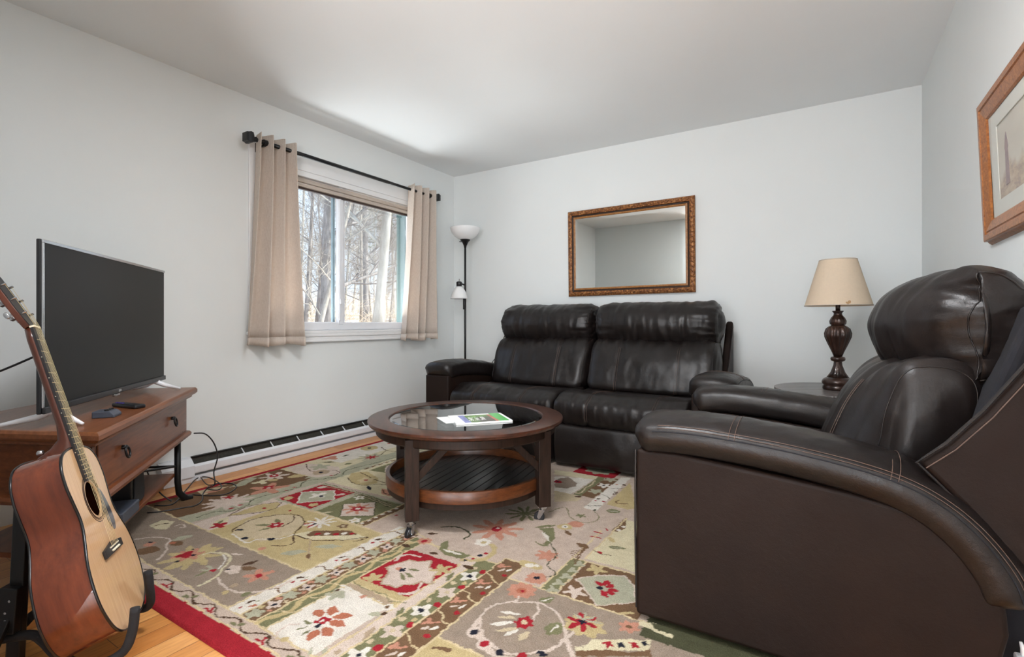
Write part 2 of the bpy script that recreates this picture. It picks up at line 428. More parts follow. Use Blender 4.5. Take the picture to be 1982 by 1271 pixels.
def at(u, v, Z):
    """point of the floor-parallel plane z=Z seen at photo pixel (u, v): used for measuring only"""
    x = (u - CX) / F_PX; z = (HY - v) / F_PX; c, s = math.cos(YAW), math.sin(YAW); t = (Z - EYE) / z
    return ((x * c - s) * t, (x * s + c) * t)

# ================================================================ the room
XL, XR, YB, YF, ZC = -3.23, .516, 4.03, .25, 2.44      # left, right, back, front wall, ceiling
WY0, WY1, WZ0, WZ1 = 1.95, 3.40, .885, 2.06            # window opening in the left wall
TH = .15
struct('floor', MB().box(XL - TH, 2.6, -3.6, YB + TH, -.12, 0), 'oak_floor')
struct('ceiling', MB().box(XL - TH, 2.6, -3.6, YB + TH, ZC, ZC + .15), 'ceiling_paint')
mb = MB()
mb.box(XL - TH, XL, YF - .12, WY0, 0, ZC); mb.box(XL - TH, XL, WY1, YB + TH, 0, ZC)
mb.box(XL - TH, XL, WY0, WY1, 0, WZ0); mb.box(XL - TH, XL, WY0, WY1, WZ1, ZC)
struct('wall_left', mb, 'wall_paint')
struct('wall_back', MB().box(XL, XR + TH, YB, YB + TH, 0, ZC), 'wall_paint')
struct('wall_right', MB().box(XR, XR + .12, .35, YB, 0, ZC), 'wall_paint')
struct('wall_front', MB().box(XL, -1.3, YF - .12, YF, 0, ZC), 'wall_paint')
mb = MB(); mb.box(XL - TH, XL, -3.6, YF - .12, 0, ZC)
struct('wall_adjoining_left', mb, 'wall_paint')
mb = MB(); mb.box(XL, 2.45, -3.6, -3.45, 0, ZC); struct('wall_adjoining_rear', mb, 'wall_paint')
mb = MB(); mb.box(2.45, 2.6, -3.6, .35, 0, ZC); struct('wall_adjoining_right', mb, 'wall_paint')
struct('wall_adjoining_front', MB().box(XR + .12, 2.45, .35, .47, 0, ZC), 'wall_paint')

# window
fr = MB(); x0, x1 = -3.31, -3.245
fr.box(x0, x1, WY0, WY1, WZ0, .945); fr.box(x0, x1, WY0, WY1, WZ1 - .05, WZ1); fr.box(x0, x1, WY0, WY0 + .045, .945, WZ1 - .05); fr.box(-3.286, x1, WY1 - .012, WY1, .945, WZ1 - .05)
win = struct('window_1', fr, 'white_plastic', bevel=.003)
sa = MB(); sa.box(-3.275, -3.240, 2.60, 2.645, .93, WZ1 - .05); sa.box(-3.250, -3.234, 2.605, 2.622, .96, 1.95); sa.box(-3.285, -3.25, WY0 + .045, 2.60, .93, .950)
sa.box(-3.285, -3.25, WY0 + .045, 2.60, WZ1 - .08, WZ1 - .05)
sa.build('sash', 'white_plastic', win, bevel=.003)
sb = MB(); sb.box(-3.305, -3.275, 2.645, 2.688, .93, WZ1 - .05); sb.box(-3.305, -3.275, 2.688, WY1 - .012, .93, .948)
sb.build('sash', 'white_plastic', win, bevel=.003)
MB().box(-3.25, -3.226, 2.606, 2.624, 1.09, 1.13).build('latch', 'white_plastic', win, bevel=.004)
sc_ = MB(); sc_.box(-3.306, -3.285, 2.580, 2.60, .945, WZ1 - .05)
sc_.build('screen_rail', 'screen_grey', win)
g = MB(); g.box(-3.270, -3.266, WY0 + .04, 2.61, .945, WZ1 - .05); g.build('pane', 'window_glass', win)
g = MB(); g.box(-3.290, -3.286, 2.68, WY1 - .012, .945, WZ1 - .05); g.build('pane', 'window_glass', win)
ej = MB(); ej.box(XL - TH - .02, -3.287, WY1 - .012, WY1 + .02, WZ0 - .02, WZ1 + .02)
ej.box(XL - TH - .03, XL - TH - .004, WY1 - .004, WY1 + .09, WZ0 - .08, WZ1 + .1); ej.box(XL - TH - .03, XL - TH - .004, WY0 - .09, WY0, WZ0 - .08, WZ1 + .1)
ej.box(XL - TH - .03, XL - TH - .004, WY0 - .09, WY1 + .09, WZ1, WZ1 + .1)
struct('trim_1', ej, 'teal_paint')
cs = MB(); cw = .085
cs.box(XL, -3.212, WY0 - cw, WY0, WZ0, WZ1 + cw); cs.box(XL, -3.212, WY1, WY1 + cw, WZ0, WZ1 + cw); cs.box(XL, -3.212, WY0, WY1, WZ1 - .012, WZ1 + cw)
cs.box(XL - .09, XL, WY0, WY0 + .012, WZ0, WZ1); cs.box(XL - .07, XL, WY1 - .010, WY1, WZ0, WZ1); cs.box(XL - .07, XL, WY0, WY1, WZ1 - .012, WZ1)
struct('trim_2', cs, 'white_trim', bevel=.004)
st_ = MB(); st_.box(-3.25, -3.203, WY0 - cw - .01, WY1 + cw + .01, WZ0 - .022, WZ0); st_.box(XL, -3.200, WY0 - cw, WY1 + cw, WZ0 - .045, WZ0 - .022); st_.box(XL, -3.208, WY0 - cw, WY1 + cw, .80, WZ0 - .045); st_.box(XL, -3.202, WY0 - cw, WY1 + cw, .80, .815)
struct('trim_3', st_, 'white_trim', bevel=.004)
# fabric shade, folded up at the head of the window
bl = thing('roman_blind', 'beige fabric blind folded up at the top of the window', 'blind', (-3.235, (WY0 + WY1) / 2, 1.93))
L = (WY1 - WY0) / 2 - .02
for k, (za, zb, d) in enumerate(((.0, .035, .02), (.035, .075, .012))):
    MB().prism([(-.018, za), (-.018 + d + .012, za + .004), (-.018 + d + .016, (za + zb) / 2), (-.018 + d + .008, zb - .003), (-.018, zb)], -L, L, 'y').build('fold', 'blind_fabric', bl, bevel=.003)
MB().box(-.022, .02, -L, L, .078, .118).build('headrail', 'white_trim', bl, bevel=.004)
MB().box(-.016, .010, -L, L, -.014, 0).build('bottom_rail', 'frame_groove', bl, bevel=.003)

# baseboard heater
ht = thing('baseboard_heater', 'long white electric baseboard heater along the wall under the window', 'heater', (XL, 1.345, 0))
ht_l = 4.0 - 1.345
mb = MB(); mb.prism([(0.004, .052), (.068, .052), (.070, .060), (.070, .092), (.056, .104), (.052, .104), (.064, .090), (.064, .058), (.004, .058)], .16, ht_l, 'y'); mb.build('front_panel', 'heater_white', ht, bevel=.002)
MB().box(.0105, .014, .165, ht_l, .098, .134).build('inner_shadow_gap', 'fin_metal', ht)
MB().box(.001, .010, .0, ht_l, .0, .142).build('back_panel', 'heater_white', ht)
MB().box(.010, .060, .0, ht_l, .0, .034).build('base_strip', 'heater_white', ht, bevel=.003)
MB().prism([(0.004, .034), (.070, .034), (.070, .098), (.030, .135), (.004, .140)], -.012, .16, 'y').build('end_cap', 'heater_white', ht)
MB().box(.010, .050, .17, ht_l, .066, .100).build('fin_core', 'fin_metal', ht)
MB().box(.001, .022, .165, ht_l, .134, .142).build('top_rail', 'black_metal', ht)
for k in range(12):
    y = .165 + .30 + k * .20
    if y < ht_l: MB().prism([(.012, .132), (.020, .132), (.056, .104), (.050, .098)], y, y + .005, 'y').build('bracket', 'heater_white', ht)

# ================================================================ outside
def ground():
    nx, ny = 60, 70; P = np.zeros((nx, ny, 3))
    for i in range(nx):
        for j in range(ny):
            x = -4.2 - 40 * (i / (nx - 1)) ** 1.5; y = -15 + 75 * j / (ny - 1)
            d = -4.2 - x
            P[i, j] = (x, y, .42 + .075 * min(d, 12) + .012 * max(0, d - 12) + .10 * fbm(x * .4, y * .4, 0) * min(1, d / 3))
    return MB().grid(P)
g_ = ground().build('ground_outside', 'snow_ground', smooth=True); g_['kind'] = 'structure'
GZ = lambda x: .42 + .075 * min(-4.2 - x, 12) + .012 * max(0, -16.2 - x)
def branch(mb, p, d, L, r, depth, rng, droop=.0):
    n = 5; pts = [Vector(p)]; rs = [r]; q = Vector(p); dd = Vector(d).normalized()
    for k in range(n):
        dd = (dd + Vector((rng.uniform(-1, 1), rng.uniform(-1, 1), rng.uniform(-.6, 1))) * .16 + Vector((0, 0, -droop))).normalized()
        q = q + dd * L / n; pts.append(q.copy()); rs.append(r * (1 - .75 * (k + 1) / n))
    mb.tube(pts, rs, 5 if depth < 2 else 3, cap=False)
    if depth >= 3: return
    for k in range(1, n + 1):
        for s in range(2 if depth else 2):
            if rng.random() < .85:
                a = Vector((rng.uniform(-1, 1), rng.uniform(-1, 1), rng.uniform(-.2, .9))).normalized()
                branch(mb, pts[k], (dd * .5 + a * .8), L * rng.uniform(.35, .6), rs[k] * .55 + .0012, depth + 1, rng)
def tree(name, label, x, y, h, r, mat, lean=(0, 0), seed=1, nb=10, z_first=.25, group=None, fork=None):
    rng = random.Random(seed); z0 = GZ(x) - .1
    root = thing(name, label, 'tree', (x, y, z0), group=group)
    pts = []; rs = []
    for k in range(13):
        t = k / 12; pts.append((lean[0] * t * h + .08 * r * 10 * math.sin(t * 7 + seed), lean[1] * t * h + .05 * r * 10 * math.cos(t * 6 + seed), t * h)); rs.append(r * (1 - .7 * t) + (r * .5 * (1 - t * 12) if t < .08 else 0))
    tm = MB().tube(pts, rs, 12)
    if fork:
        base = Vector(pts[fork[0]]); p2 = [base + Vector((fork[1] * s, fork[2] * s, s)) for s in np.linspace(0, h * .6, 8)]
        tm.tube(p2, [rs[fork[0]] * .62 * (1 - .06 * k) for k in range(8)], 10)
    tm.build('trunk', mat, root, smooth=True, fix=False)
    bm_ = MB()
    for k in range(nb):
        t = z_first + (1 - z_first) * k / nb; i = min(12, int(t * 12)); p = pts[i]
        a = rng.uniform(0, 2 * math.pi)
        branch(bm_, p, (math.cos(a), math.sin(a), rng.uniform(.1, .9)), h * rng.uniform(.16, .32), rs[i] * .42, 0 if (r > .05 or k % 2 == 0) else 1, rng)
    bm_.build('branches', mat, root, smooth=True, fix=False)
    return root
def dirpt(u, dist):
    """ground point in the direction of the window seen at photo column u"""
    x = (u - CX) / F_PX; c, s = math.cos(YAW), math.sin(YAW); dx, dy = x * c - s, x * s + c; return dx * dist, dy * dist
x, y = dirpt(636, 8.4); tree('bare_tree', 'thick grey tree trunk seen in the left half of the window', x, y, 11, .105, 'bark_grey', (.02, .03), 3, 13, .12)
x, y = dirpt(732, 8.0); tree('bare_tree', 'pale sunlit forked tree in the right half of the window', x, y, 10, .085, 'bark_pale', (.01, .05), 5, 9, .18, fork=(3, -.02, .12))
x, y = dirpt(704, 13.0); tree('bare_tree', 'slim grey tree between the window bar and the pale forked tree', x, y, 11, .085, 'bark_grey', (.0, .04), 8, 10, .2)
x, y = dirpt(608, 7.0); tree('bare_tree', 'thin leaning brown sapling left of the thick grey trunk', x, y, 6.5, .035, 'bark_brown', (.05, .22), 11, 12, .15)
rng = random.Random(21)
cols = [590, 600, 617, 626, 648, 655, 682, 692, 698, 716, 724, 748, 757, 764, 771, 779, 612, 668, 739, 786, 580, 800]
for k, u in enumerate(cols):
    dist = [10, 15, 20, 26, 12, 18, 23, 30][k % 8] + rng.uniform(-1.5, 1.5)
    x, y = dirpt(u + rng.uniform(-3, 3), dist)
    tree('bare_tree', 'bare winter tree among many in the woods beyond the window', x, y, rng.uniform(7, 13), rng.uniform(.018, .05), rng.choice(['bark_grey', 'bark_brown', 'bark_pale']),
         (rng.uniform(-.05, .05), rng.uniform(-.06, .1)), 30 + k, 13, .12, group='bare trees in the woods beyond the window')
def thicket():
    mb = MB(); rg = random.Random(4)
    for k in range(1500):
        u = rg.uniform(570, 810); dist = rg.uniform(9.0, 30) ; x, y = dirpt(u, dist)
        z = GZ(x) - .05; h = rg.uniform(.12, .55) * (.6 + dist / 12); a = rg.uniform(0, 6.28); l = rg.uniform(.1, .8)
        p = [(x, y, z), (x + math.cos(a) * l * .3, y + math.sin(a) * l * .3, z + h * .5), (x + math.cos(a) * l, y + math.sin(a) * l, z + h * .9), (x + math.cos(a) * l * 1.7, y + math.sin(a) * l * 1.7, z + h)]
        rr = rg.uniform(.002, .006); mb.mi = rg.choice([0, 0, 1]); mb.tube(p, [rr, rr * .8, rr * .6, rr * .3], 3, cap=False)
    return mb
o = thicket().build('undergrowth', ['dry_grass', 'bark_pale'], fix=False); o['kind'] = 'stuff'; tag(o, 'pale tangle of bare twigs and dry brush in the woods outside', 'undergrowth')
x, y = dirpt(772, 15)
ev = thing('evergreen_tree', 'olive green evergreen at the right edge of the window view', 'tree', (x, y, GZ(x) - .1))
MB().tube([(0, 0, 0), (0, 0, 7)], [.09, .03], 8).build('trunk', 'bark_brown', ev, smooth=True)
mb = MB(); rg = random.Random(9)
for k in range(1600):
    z = rg.uniform(2.6, 7); rr = (1.15 - (z - 2.6) * .12) * math.sqrt(rg.random()); a = rg.uniform(0, 6.28); c_ = Vector((rr * math.cos(a), rr * math.sin(a), z - rr * .3))
    d1 = Vector((math.cos(a), math.sin(a), rg.uniform(-.4, .3))).normalized() * .12; d2 = Vector((-math.sin(a), math.cos(a), rg.uniform(-.3, .3))) * .03
    mb.add([c_ - d1 - d2, c_ + d1 * 1.2, c_ - d1 + d2], [(0, 1, 2)])
mb.build('foliage', 'evergreen', ev, fix=False)

# ================================================================ the rug: hand-tufted patchwork of flowers
def rug():
    RX0, RX1, RY0, RY1, C = -2.975, .075, .765, 3.205, .004
    xs = np.arange(RX0, RX1 + 1e-6, C); ys = np.arange(RY0, RY1 + 1e-6, C); GX, GY = np.meshgrid(xs, ys, indexing='ij')
    K = {'red': (176, 18, 40), 'pink': (208, 188, 172), 'gold': (206, 186, 132), 'taupe': (164, 147, 130), 'brown': (128, 98, 70), 'green': (132, 132, 94),
         'sage': (184, 184, 158), 'cream': (236, 231, 220), 'pale': (226, 216, 178), 'salmon': (210, 146, 120), 'navy': (42, 44, 58), 'cord': (224, 204, 158),
         'dgreen': (84, 86, 62), 'lpink': (222, 204, 190), 'sand': (214, 196, 160), 'dbrown': (92, 68, 50), 'tan': (190, 168, 140), 'rust': (196, 116, 84)}
    K = {k: np.array(srgb(*v)[:3]) for k, v in K.items()}
    img = np.zeros(GX.shape + (3,)); img[:] = K['pink']
    FR = {'A': (440, 1060, 5.2158), 'B': (840, 1080, 4.719), 'C': (380, 840, 4.719), 'D': (1040, 880, 5.775), '4': (240, 840, 2.948), '5': (700, 900, 3.303)}
    jit = np.array([[fbm(x * 45, y * 45, 1.5, 2) for y in ys[::2]] for x in xs[::2]]); jit = np.repeat(np.repeat(jit, 2, 0), 2, 1)[:len(xs), :len(ys)] * .006
    JX, JY = GX + jit, GY + np.roll(jit, 31, 0)
    def W(f, pts):
        if f is None: return [tuple(p) for p in pts]
        ox, oy, s = FR[f]; return [at(ox + x / s, oy + y / s, .014) for x, y in pts]
    def sl(x0, x1, y0, y1):
        return (slice(max(0, int((x0 - RX0) / C) - 2), max(0, int((x1 - RX0) / C) + 3)), slice(max(0, int((y0 - RY0) / C) - 2), max(0, int((y1 - RY0) / C) + 3)))
    def put(s, m, col):
        img[s][m] = K[col]
    def poly(f, pts, col, straight=False):
        P = W(f, pts); X = [p[0] for p in P]; Y = [p[1] for p in P]; s = sl(min(X), max(X), min(Y), max(Y))
        gx, gy = (GX[s], GY[s]) if straight else (JX[s], JY[s]); m = np.zeros(gx.shape, bool); n = len(P)
        for i in range(n):
            (x1, y1), (x2, y2) = P[i], P[i - 1]
            if y1 == y2: continue
            m ^= ((y1 > gy) != (y2 > gy)) & (gx < (x2 - x1) * (gy - y1) / (y2 - y1) + x1)
        put(s, m, col)
    def rect(x0, x1, y0, y1, col): poly(None, [(x0, y0), (x1, y0), (x1, y1), (x0, y1)], col)
    def line(f, pts, w, col, smooth=True):
        P = np.array(W(f, pts)); 
        if smooth and len(P) > 2: P = crom(P, 8 * len(P), closed=False)
        for a, b in zip(P[:-1], P[1:]):
            s = sl(min(a[0], b[0]) - w, max(a[0], b[0]) + w, min(a[1], b[1]) - w, max(a[1], b[1]) + w); gx, gy = JX[s], JY[s]
            d = b - a; L2 = max(1e-9, d @ d); t = np.clip(((gx - a[0]) * d[0] + (gy - a[1]) * d[1]) / L2, 0, 1)
            put(s, np.hypot(gx - a[0] - t * d[0], gy - a[1] - t * d[1]) < w / 2, col)
    def blob(f, c, r, col, n=0, amp=.35, ph=0, asp=1, rot=0):
        (x, y), = W(f, [c]); s = sl(x - r * 1.5, x + r * 1.5, y - r * 1.5, y + r * 1.5); dx, dy = JX[s] - x, JY[s] - y
        cr, sr = math.cos(rot), math.sin(rot); u = dx * cr + dy * sr; v = (-dx * sr + dy * cr) / asp; a = np.arctan2(v, u); q = np.hypot(u, v)
        put(s, q < r * ((1 + amp * np.cos(n * a + ph)) if n else 1), col)
    def leaf(f, a, b, w, col, vein=None):
        (a, b) = [np.array(p) for p in W(f, [a, b])]; d = b - a; nrm = np.array([-d[1], d[0]]) / max(1e-6, np.linalg.norm(d))
        L = [a + d * t + nrm * w * math.sin(math.pi * t) ** .8 for t in np.linspace(0, 1, 9)] + [a + d * t - nrm * w * math.sin(math.pi * t) ** .8 for t in np.linspace(1, 0, 9)]
        poly(None, L, col)
        if vein: line(None, [a + d * .2, a + d * .8], .005, vein)
    def flower(f, c, r, petal, heart='navy', n=6, r2=None, ph=0, amp=.3): blob(f, c, r, petal, n, amp, ph); blob(f, c, r2 or r * .28, heart)
    # fields
    rect(-2.94, .04, .828, 3.17, 'pink')
    rect(-2.94, -2.60, 1.165, 1.90, 'brown'); rect(-2.94, -2.45, 1.90, 3.17, 'pale'); rect(-2.94, -2.72, 2.2, 3.17, 'cream')
    rect(-2.94, -1.65, .885, 1.165, 'taupe'); rect(-2.47, -2.20, 1.165, 1.57, 'lpink'); rect(-2.33, -1.65, 1.165, 1.56, 'gold')
    poly(None, [(-2.62, 1.165), (-2.58, 1.3), (-2.62, 1.5), (-2.58, 1.7), (-2.64, 1.9), (-2.60, 2.1), (-2.63, 2.4), (-2.58, 3.1), (-2.46, 3.1), (-2.50, 2.4), (-2.46, 2.0), (-2.50, 1.7), (-2.46, 1.45), (-2.50, 1.165)], 'sage')
    poly(None, [(-2.47, 1.90), (-1.95, 1.90), (-1.95, 2.45), (-2.47, 2.5)], 'pale')
    rect(-2.455, -2.16, 1.56, 1.875, 'sage'); rect(-2.15, -1.80, 1.57, 1.875, 'sage')
    rect(-2.445, -2.18, 1.578, 1.852, 'red'); rect(-2.13, -1.83, 1.572, 1.858, 'green'); rect(-1.828, -1.785, 1.57, 1.93, 'brown')
    rect(-1.645, -1.575, .885, 1.66, 'cream'); rect(-1.575, -1.503, .885, 1.63, 'brown'); rect(-1.503, -1.44, .885, 1.61, 'green')
    rect(-1.44, -1.19, 1.245, 1.512, 'red'); rect(-1.44, -1.19, 1.170, 1.245, 'gold'); rect(-1.44, -1.215, 1.170, 1.208, 'tan'); rect(-1.44, -1.21, .885, 1.175, 'cream')
    rect(-1.19, -1.145, .885, 1.58, 'lpink'); rect(-1.145, -1.068, .885, 1.60, 'green'); rect(-1.068, -.975, .885, 1.655, 'brown')
    rect(-.972, .04, 1.135, 1.53, 'taupe'); rect(-.975, .04, .885, 1.135, 'gold')
    rect(-.845, -.786, 1.53, 1.80, 'green'); rect(-.78, -.50, 1.53, 1.80, 'brown'); rect(-.80, -.35, 1.82, 2.28, 'pale')
    poly(None, [(-.47, 1.46), (.04, 1.46), (.04, 1.60), (-.47, 1.60)], 'dgreen')
    # far fields by the sofa
    poly('D', [(190, 240), (640, 270), (380, 440), (190, 400)], 'cream'); poly('D', [(190, 170), (720, 240), (640, 280), (190, 220)], 'pale'); poly('D', [(400, 445), (720, 225), (800, 230), (480, 465)], 'green')
    poly('D', [(490, 455), (780, 250), (920, 270), (630, 490)], 'brown'); poly('D', [(520, 590), (940, 255), (1045, 260), (650, 635)], 'cream'); poly('D', [(770, 560), (1040, 310), (1100, 600), (1020, 615)], 'gold')
    rect(-1.33, -1.07, 2.83, 3.10, 'red'); blob(None, (-1.2, 2.965), .09, 'sage', 8, .12); rect(-2.3, -1.9, 2.5, 2.9, 'sage')
    poly('D', [(190, 400), (400, 445), (500, 490), (440, 520), (190, 525)], 'sand'); poly('D', [(830, 850), (990, 700), (990, 830), (900, 865)], 'brown')
    # cords between the fields
    for a, b in (((-2.94, 1.165), (-1.65, 1.165)), ((-2.33, 1.165), (-2.33, 1.40)), ((-2.33, 1.56), (-1.65, 1.56)), ((-1.65, .885), (-1.65, 1.56)), ((-1.575, .885), (-1.575, 1.63)), ((-1.503, .885), (-1.503, 1.61)), ((-1.44, .885), (-1.44, 1.59)),
                 ((-1.44, 1.59), (-1.07, 1.60)), ((-1.44, 1.17), (-1.21, 1.17)), ((-1.44, 1.208), (-1.20, 1.208)), ((-1.19, .885), (-1.19, 1.52)), ((-1.145, .885), (-1.145, 1.54)), ((-1.068, .885), (-1.068, 1.655)), ((-.975, .885), (-.975, 1.655)), ((-1.068, 1.655), (-.975, 1.655)),
                 ((-.972, 1.532), (-.42, 1.532)), ((-.972, 1.135), (.04, 1.135)), ((-.786, 1.53), (-.786, 1.80)), ((-.845, 1.53), (-.845, 2.10)), ((-.845, 1.80), (-.5, 1.80)), ((-2.94, .884), (-1.19, .884)), ((-.95, .884), (.04, .884)), ((-2.94, .832), (.04, .832)), ((-1.785, 1.57), (-1.785, 1.93)), ((-1.828, 1.57), (-1.828, 1.93)), ((-2.15, 1.57), (-1.80, 1.57)), ((-.80, 1.82), (-.80, 2.3)), ((-1.65, 1.56), (-1.60, 1.68)), ((-1.60, 1.68), (-1.3, 1.56))):
        line(None, [a, b], .008, 'cord', False)
    # vine border
    vx = np.arange(-2.92, .03, .01); line(None, [(x, .857 + .016 * math.sin(x * 2 * math.pi / .145)) for x in vx], .006, 'dbrown', False)
    for k, x in enumerate(np.arange(-2.87, .0, .145)):
        if k % 2: leaf(None, (x, .846), (x + .035, .850), .007, 'green'); leaf(None, (x + .035, .850), (x + .05, .872), .007, 'green')
        else:
            line(None, [(x, .842), (x + .028, .846), (x + .022, .862)], .008, 'red'); line(None, [(x + .028, .846), (x + .045, .842)], .008, 'red')
    # brown field at the far left
    blob('C', (290, 620), .095, 'lpink', 11, .28); blob('C', (292, 580), .022, 'red', 5, .4); blob('C', (660, 500), .075, 'salmon', 5, .45, 1); blob('C', (660, 488), .03, 'red', 4, .3); blob('C', (660, 492), .01, 'cream')
    blob('C', (710, 385), .062, 'lpink', 6, .4); blob('C', (710, 380), .030, 'red'); blob('C', (712, 380), .011, 'cream'); blob('C', (590, 440), .035, 'pale', 3, .4); blob('C', (700, 420), .026, 'gold'); leaf('C', (830, 400), (1040, 360), .035, 'gold'); leaf('C', (900, 440), (1050, 400), .02, 'brown')
    poly('C', [(0, 520), (180, 490), (300, 480), (60, 560)], 'sand'); leaf('C', (60, 545), (260, 500), .02, 'salmon'); poly('C', [(300, 490), (440, 470), (560, 400), (500, 400), (420, 430)], 'sage')
    poly('C', [(200, 475), (560, 385), (680, 345), (600, 345), (300, 430), (100, 490)], 'sand')
    for p in ((400, 650), (315, 680), (825, 515), (895, 488), (1240, 378), (1295, 358), (905, 315), (920, 302)): blob('C', p, .013, 'red', asp=.55, rot=.9)
    line('C', [(0, 765), (150, 715), (330, 700), (470, 650), (500, 610), (640, 560), (930, 490), (1000, 430), (1300, 390), (1380, 330), (1650, 260), (1900, 190)], .006, 'dgreen')
    # cream field with sprigs
    poly('C', [(830, 300), (1050, 270), (1300, 300), (1320, 360), (1100, 400), (880, 350)], 'lpink')
    line('C', [(1005, 275), (1020, 320), (1090, 345), (1240, 330), (1310, 350), (1260, 380)], .006, 'dbrown'); blob('C', (1140, 350), .05, 'tan'); blob('C', (1140, 350), .013, 'navy'); blob('C', (1130, 300), .05, 'sage', 5, .4); blob('C', (1580, 128), .065, 'gold'); blob('C', (1580, 128), .014, 'navy')
    blob('C', (1600, 212), .075, 'sage', 9, .35); blob('C', (1600, 212), .034, 'red', 7, .5); blob('C', (1230, 220), .045, 'salmon', 3, .3); leaf('C', (1140, 260), (1280, 255), .012, 'dgreen'); leaf('C', (1330, 205), (1400, 190), .012, 'dgreen'); blob('C', (1780, 85), .022, 'red', 3, .4); blob('C', (1780, 85), .009, 'cream')
    line('C', [(1690, 120), (1740, 150), (1820, 160), (1900, 150)], .007, 'dbrown'); leaf('C', (1350, 280), (1420, 265), .02, 'green'); line('C', [(1620, 190), (1680, 190), (1725, 155)], .006, 'dbrown')
    # pale field with gourd
    poly('C', [(1390, 400), (1420, 355), (1560, 345), (1660, 400), (1650, 450), (1540, 470), (1430, 450)], 'gold'); line('C', [(1385, 400), (1420, 440), (1520, 470), (1660, 460), (1780, 465), (1640, 420), (1500, 350)], .006, 'dbrown'); blob('C', (1550, 420), .045, 'cord', 5, .2); blob('C', (1550, 420), .012, 'red'); leaf('C', (1565, 475), (1595, 515), .012, 'navy')
    line('C', [(1540, 320), (1700, 270), (1870, 225)], .016, 'brown'); poly('C', [(1580, 330), (1800, 260), (1900, 250), (1900, 330), (1720, 355)], 'green'); poly('C', [(1730, 290), (1800, 280), (1790, 350), (1720, 350)], 'lpink')
    for k in range(5): line('C', [(1580 + 60 * k, 306 - 17 * k), (1600 + 60 * k, 300 - 17 * k)], .008, 'cream')
    for k in range(5): line('C', [(1150, 445 + 9 * k), (1450, 520 + 9 * k), (1780, 640 + 9 * k)], .004, 'tan' if k % 2 else 'dgreen')
    leaf('C', (1700, 500), (1790, 570), .03, 'salmon'); line('C', [(1700, 510), (1730, 545), (1800, 560)], .007, 'dbrown')
    # red square with sage diamond
    poly('C', [(925, 632), (960, 530), (1265, 515), (1260, 600)], 'sage'); line('C', [(925, 632), (960, 530), (1265, 515), (1260, 600), (925, 632)], .006, 'cream', False); blob('C', (1110, 560), .035, 'cream', 4, .4); blob('C', (1140, 568), .012, 'navy'); leaf('C', (800, 590), (890, 580), .03, 'gold'); leaf('C', (1040, 640), (1110, 650), .025, 'gold'); leaf('C', (1270, 560), (1370, 545), .016, 'lpink'); leaf('C', (1100, 490), (1200, 485), .018, 'lpink')
    # green square with pink diamond
    poly('C', [(1305, 755), (1350, 640), (1640, 620), (1620, 745)], 'lpink'); line('C', [(1305, 755), (1350, 640), (1640, 620), (1620, 745), (1305, 755)], .005, 'dgreen', False); blob('C', (1475, 682), .052, 'salmon', 8, .45); blob('C', (1475, 682), .030, 'red', 6, .2); blob('C', (1475, 682), .012, 'cream'); flower('C', (1490, 582), .024, 'cream', 'green', 5, .008); flower('C', (1450, 788), .026, 'cream', 'gold', 5, .008); leaf('C', (1140, 720), (1240, 712), .008, 'pale')
    for k in range(6): leaf('C', (1500 + 62 * k, 825 - 27 * k), (1530 + 62 * k, 808 - 27 * k), .009, 'cream')
    # gourd and olive field
    poly('C', [(290, 745), (420, 700), (560, 650), (740, 625), (770, 640), (700, 690), (540, 715), (380, 740)], 'gold'); line('C', [(290, 750), (400, 690), (540, 650), (740, 625), (770, 640), (690, 690), (480, 730), (300, 748)], .006, 'dbrown'); poly('C', [(130, 840), (180, 790), (300, 750), (290, 810), (220, 840), (150, 850)], 'pale')
    blob('C', (205, 835), .030, 'red', 4, .4); leaf('C', (205, 820), (235, 785), .010, 'green'); blob('C', (625, 676), .012, 'red'); blob('C', (855, 700), .009, 'red')
    poly('4', [(620, 560), (700, 490), (860, 460), (1000, 465), (1030, 510), (960, 570), (860, 600), (780, 615), (730, 595), (700, 615), (660, 600)], 'sand')
    line('4', [(620, 560), (630, 540), (760, 480), (960, 458), (1028, 500), (970, 575), (960, 630), (845, 640)], .006, 'dbrown'); line('4', [(620, 570), (700, 620), (760, 600), (870, 600), (965, 575)], .008, 'cream')
    line('4', [(970, 465), (960, 500), (900, 530)], .005, 'dbrown'); leaf('4', (745, 520), (840, 520), .010, 'green'); leaf('4', (760, 553), (860, 530), .009, 'green'); leaf('4', (865, 485), (890, 510), .012, 'green'); blob('4', (866, 520), .030, 'red', 6, .25); blob('4', (866, 520), .010, 'cream')
    for p in ((658, 547), (686, 596), (838, 600)): blob('4', p, .017, 'navy', asp=.6, rot=.5)
    poly('4', [(970, 575), (1050, 555), (1180, 555), (1300, 560), (1390, 590), (1300, 605), (1180, 600), (1070, 605), (1000, 590)], 'pale'); poly('4', [(1040, 572), (1090, 552), (1300, 552), (1330, 575), (1200, 580), (1050, 584)], 'brown')
    for p, c_ in (((1105, 570), 'red'), ((1160, 570), 'cream'), ((1210, 572), 'red'), ((1258, 567), 'cream'), ((1302, 568), 'red')): blob('4', p, .012, c_)
    line('4', [(970, 575), (1080, 605), (1240, 605), (1390, 590), (1310, 615)], .006, 'dbrown'); blob('4', (1250, 525), .022, 'brown', 5, .2); blob('4', (1250, 525), .009, 'sand'); blob('4', (1080, 515), .028, 'red', 5, .6); blob('4', (1120, 505), .045, 'cream', 9, .6); blob('4', (1088, 515), .009, 'navy')
    line('4', [(1065, 600), (1060, 650), (1060, 715)], .006, 'tan'); leaf('4', (890, 685), (1050, 668), .022, 'sage'); leaf('4', (1090, 645), (1240, 640), .02, 'sage'); leaf('4', (1055, 680), (1055, 715), .008, 'brown'); blob('4', (787, 655), .014, 'salmon')
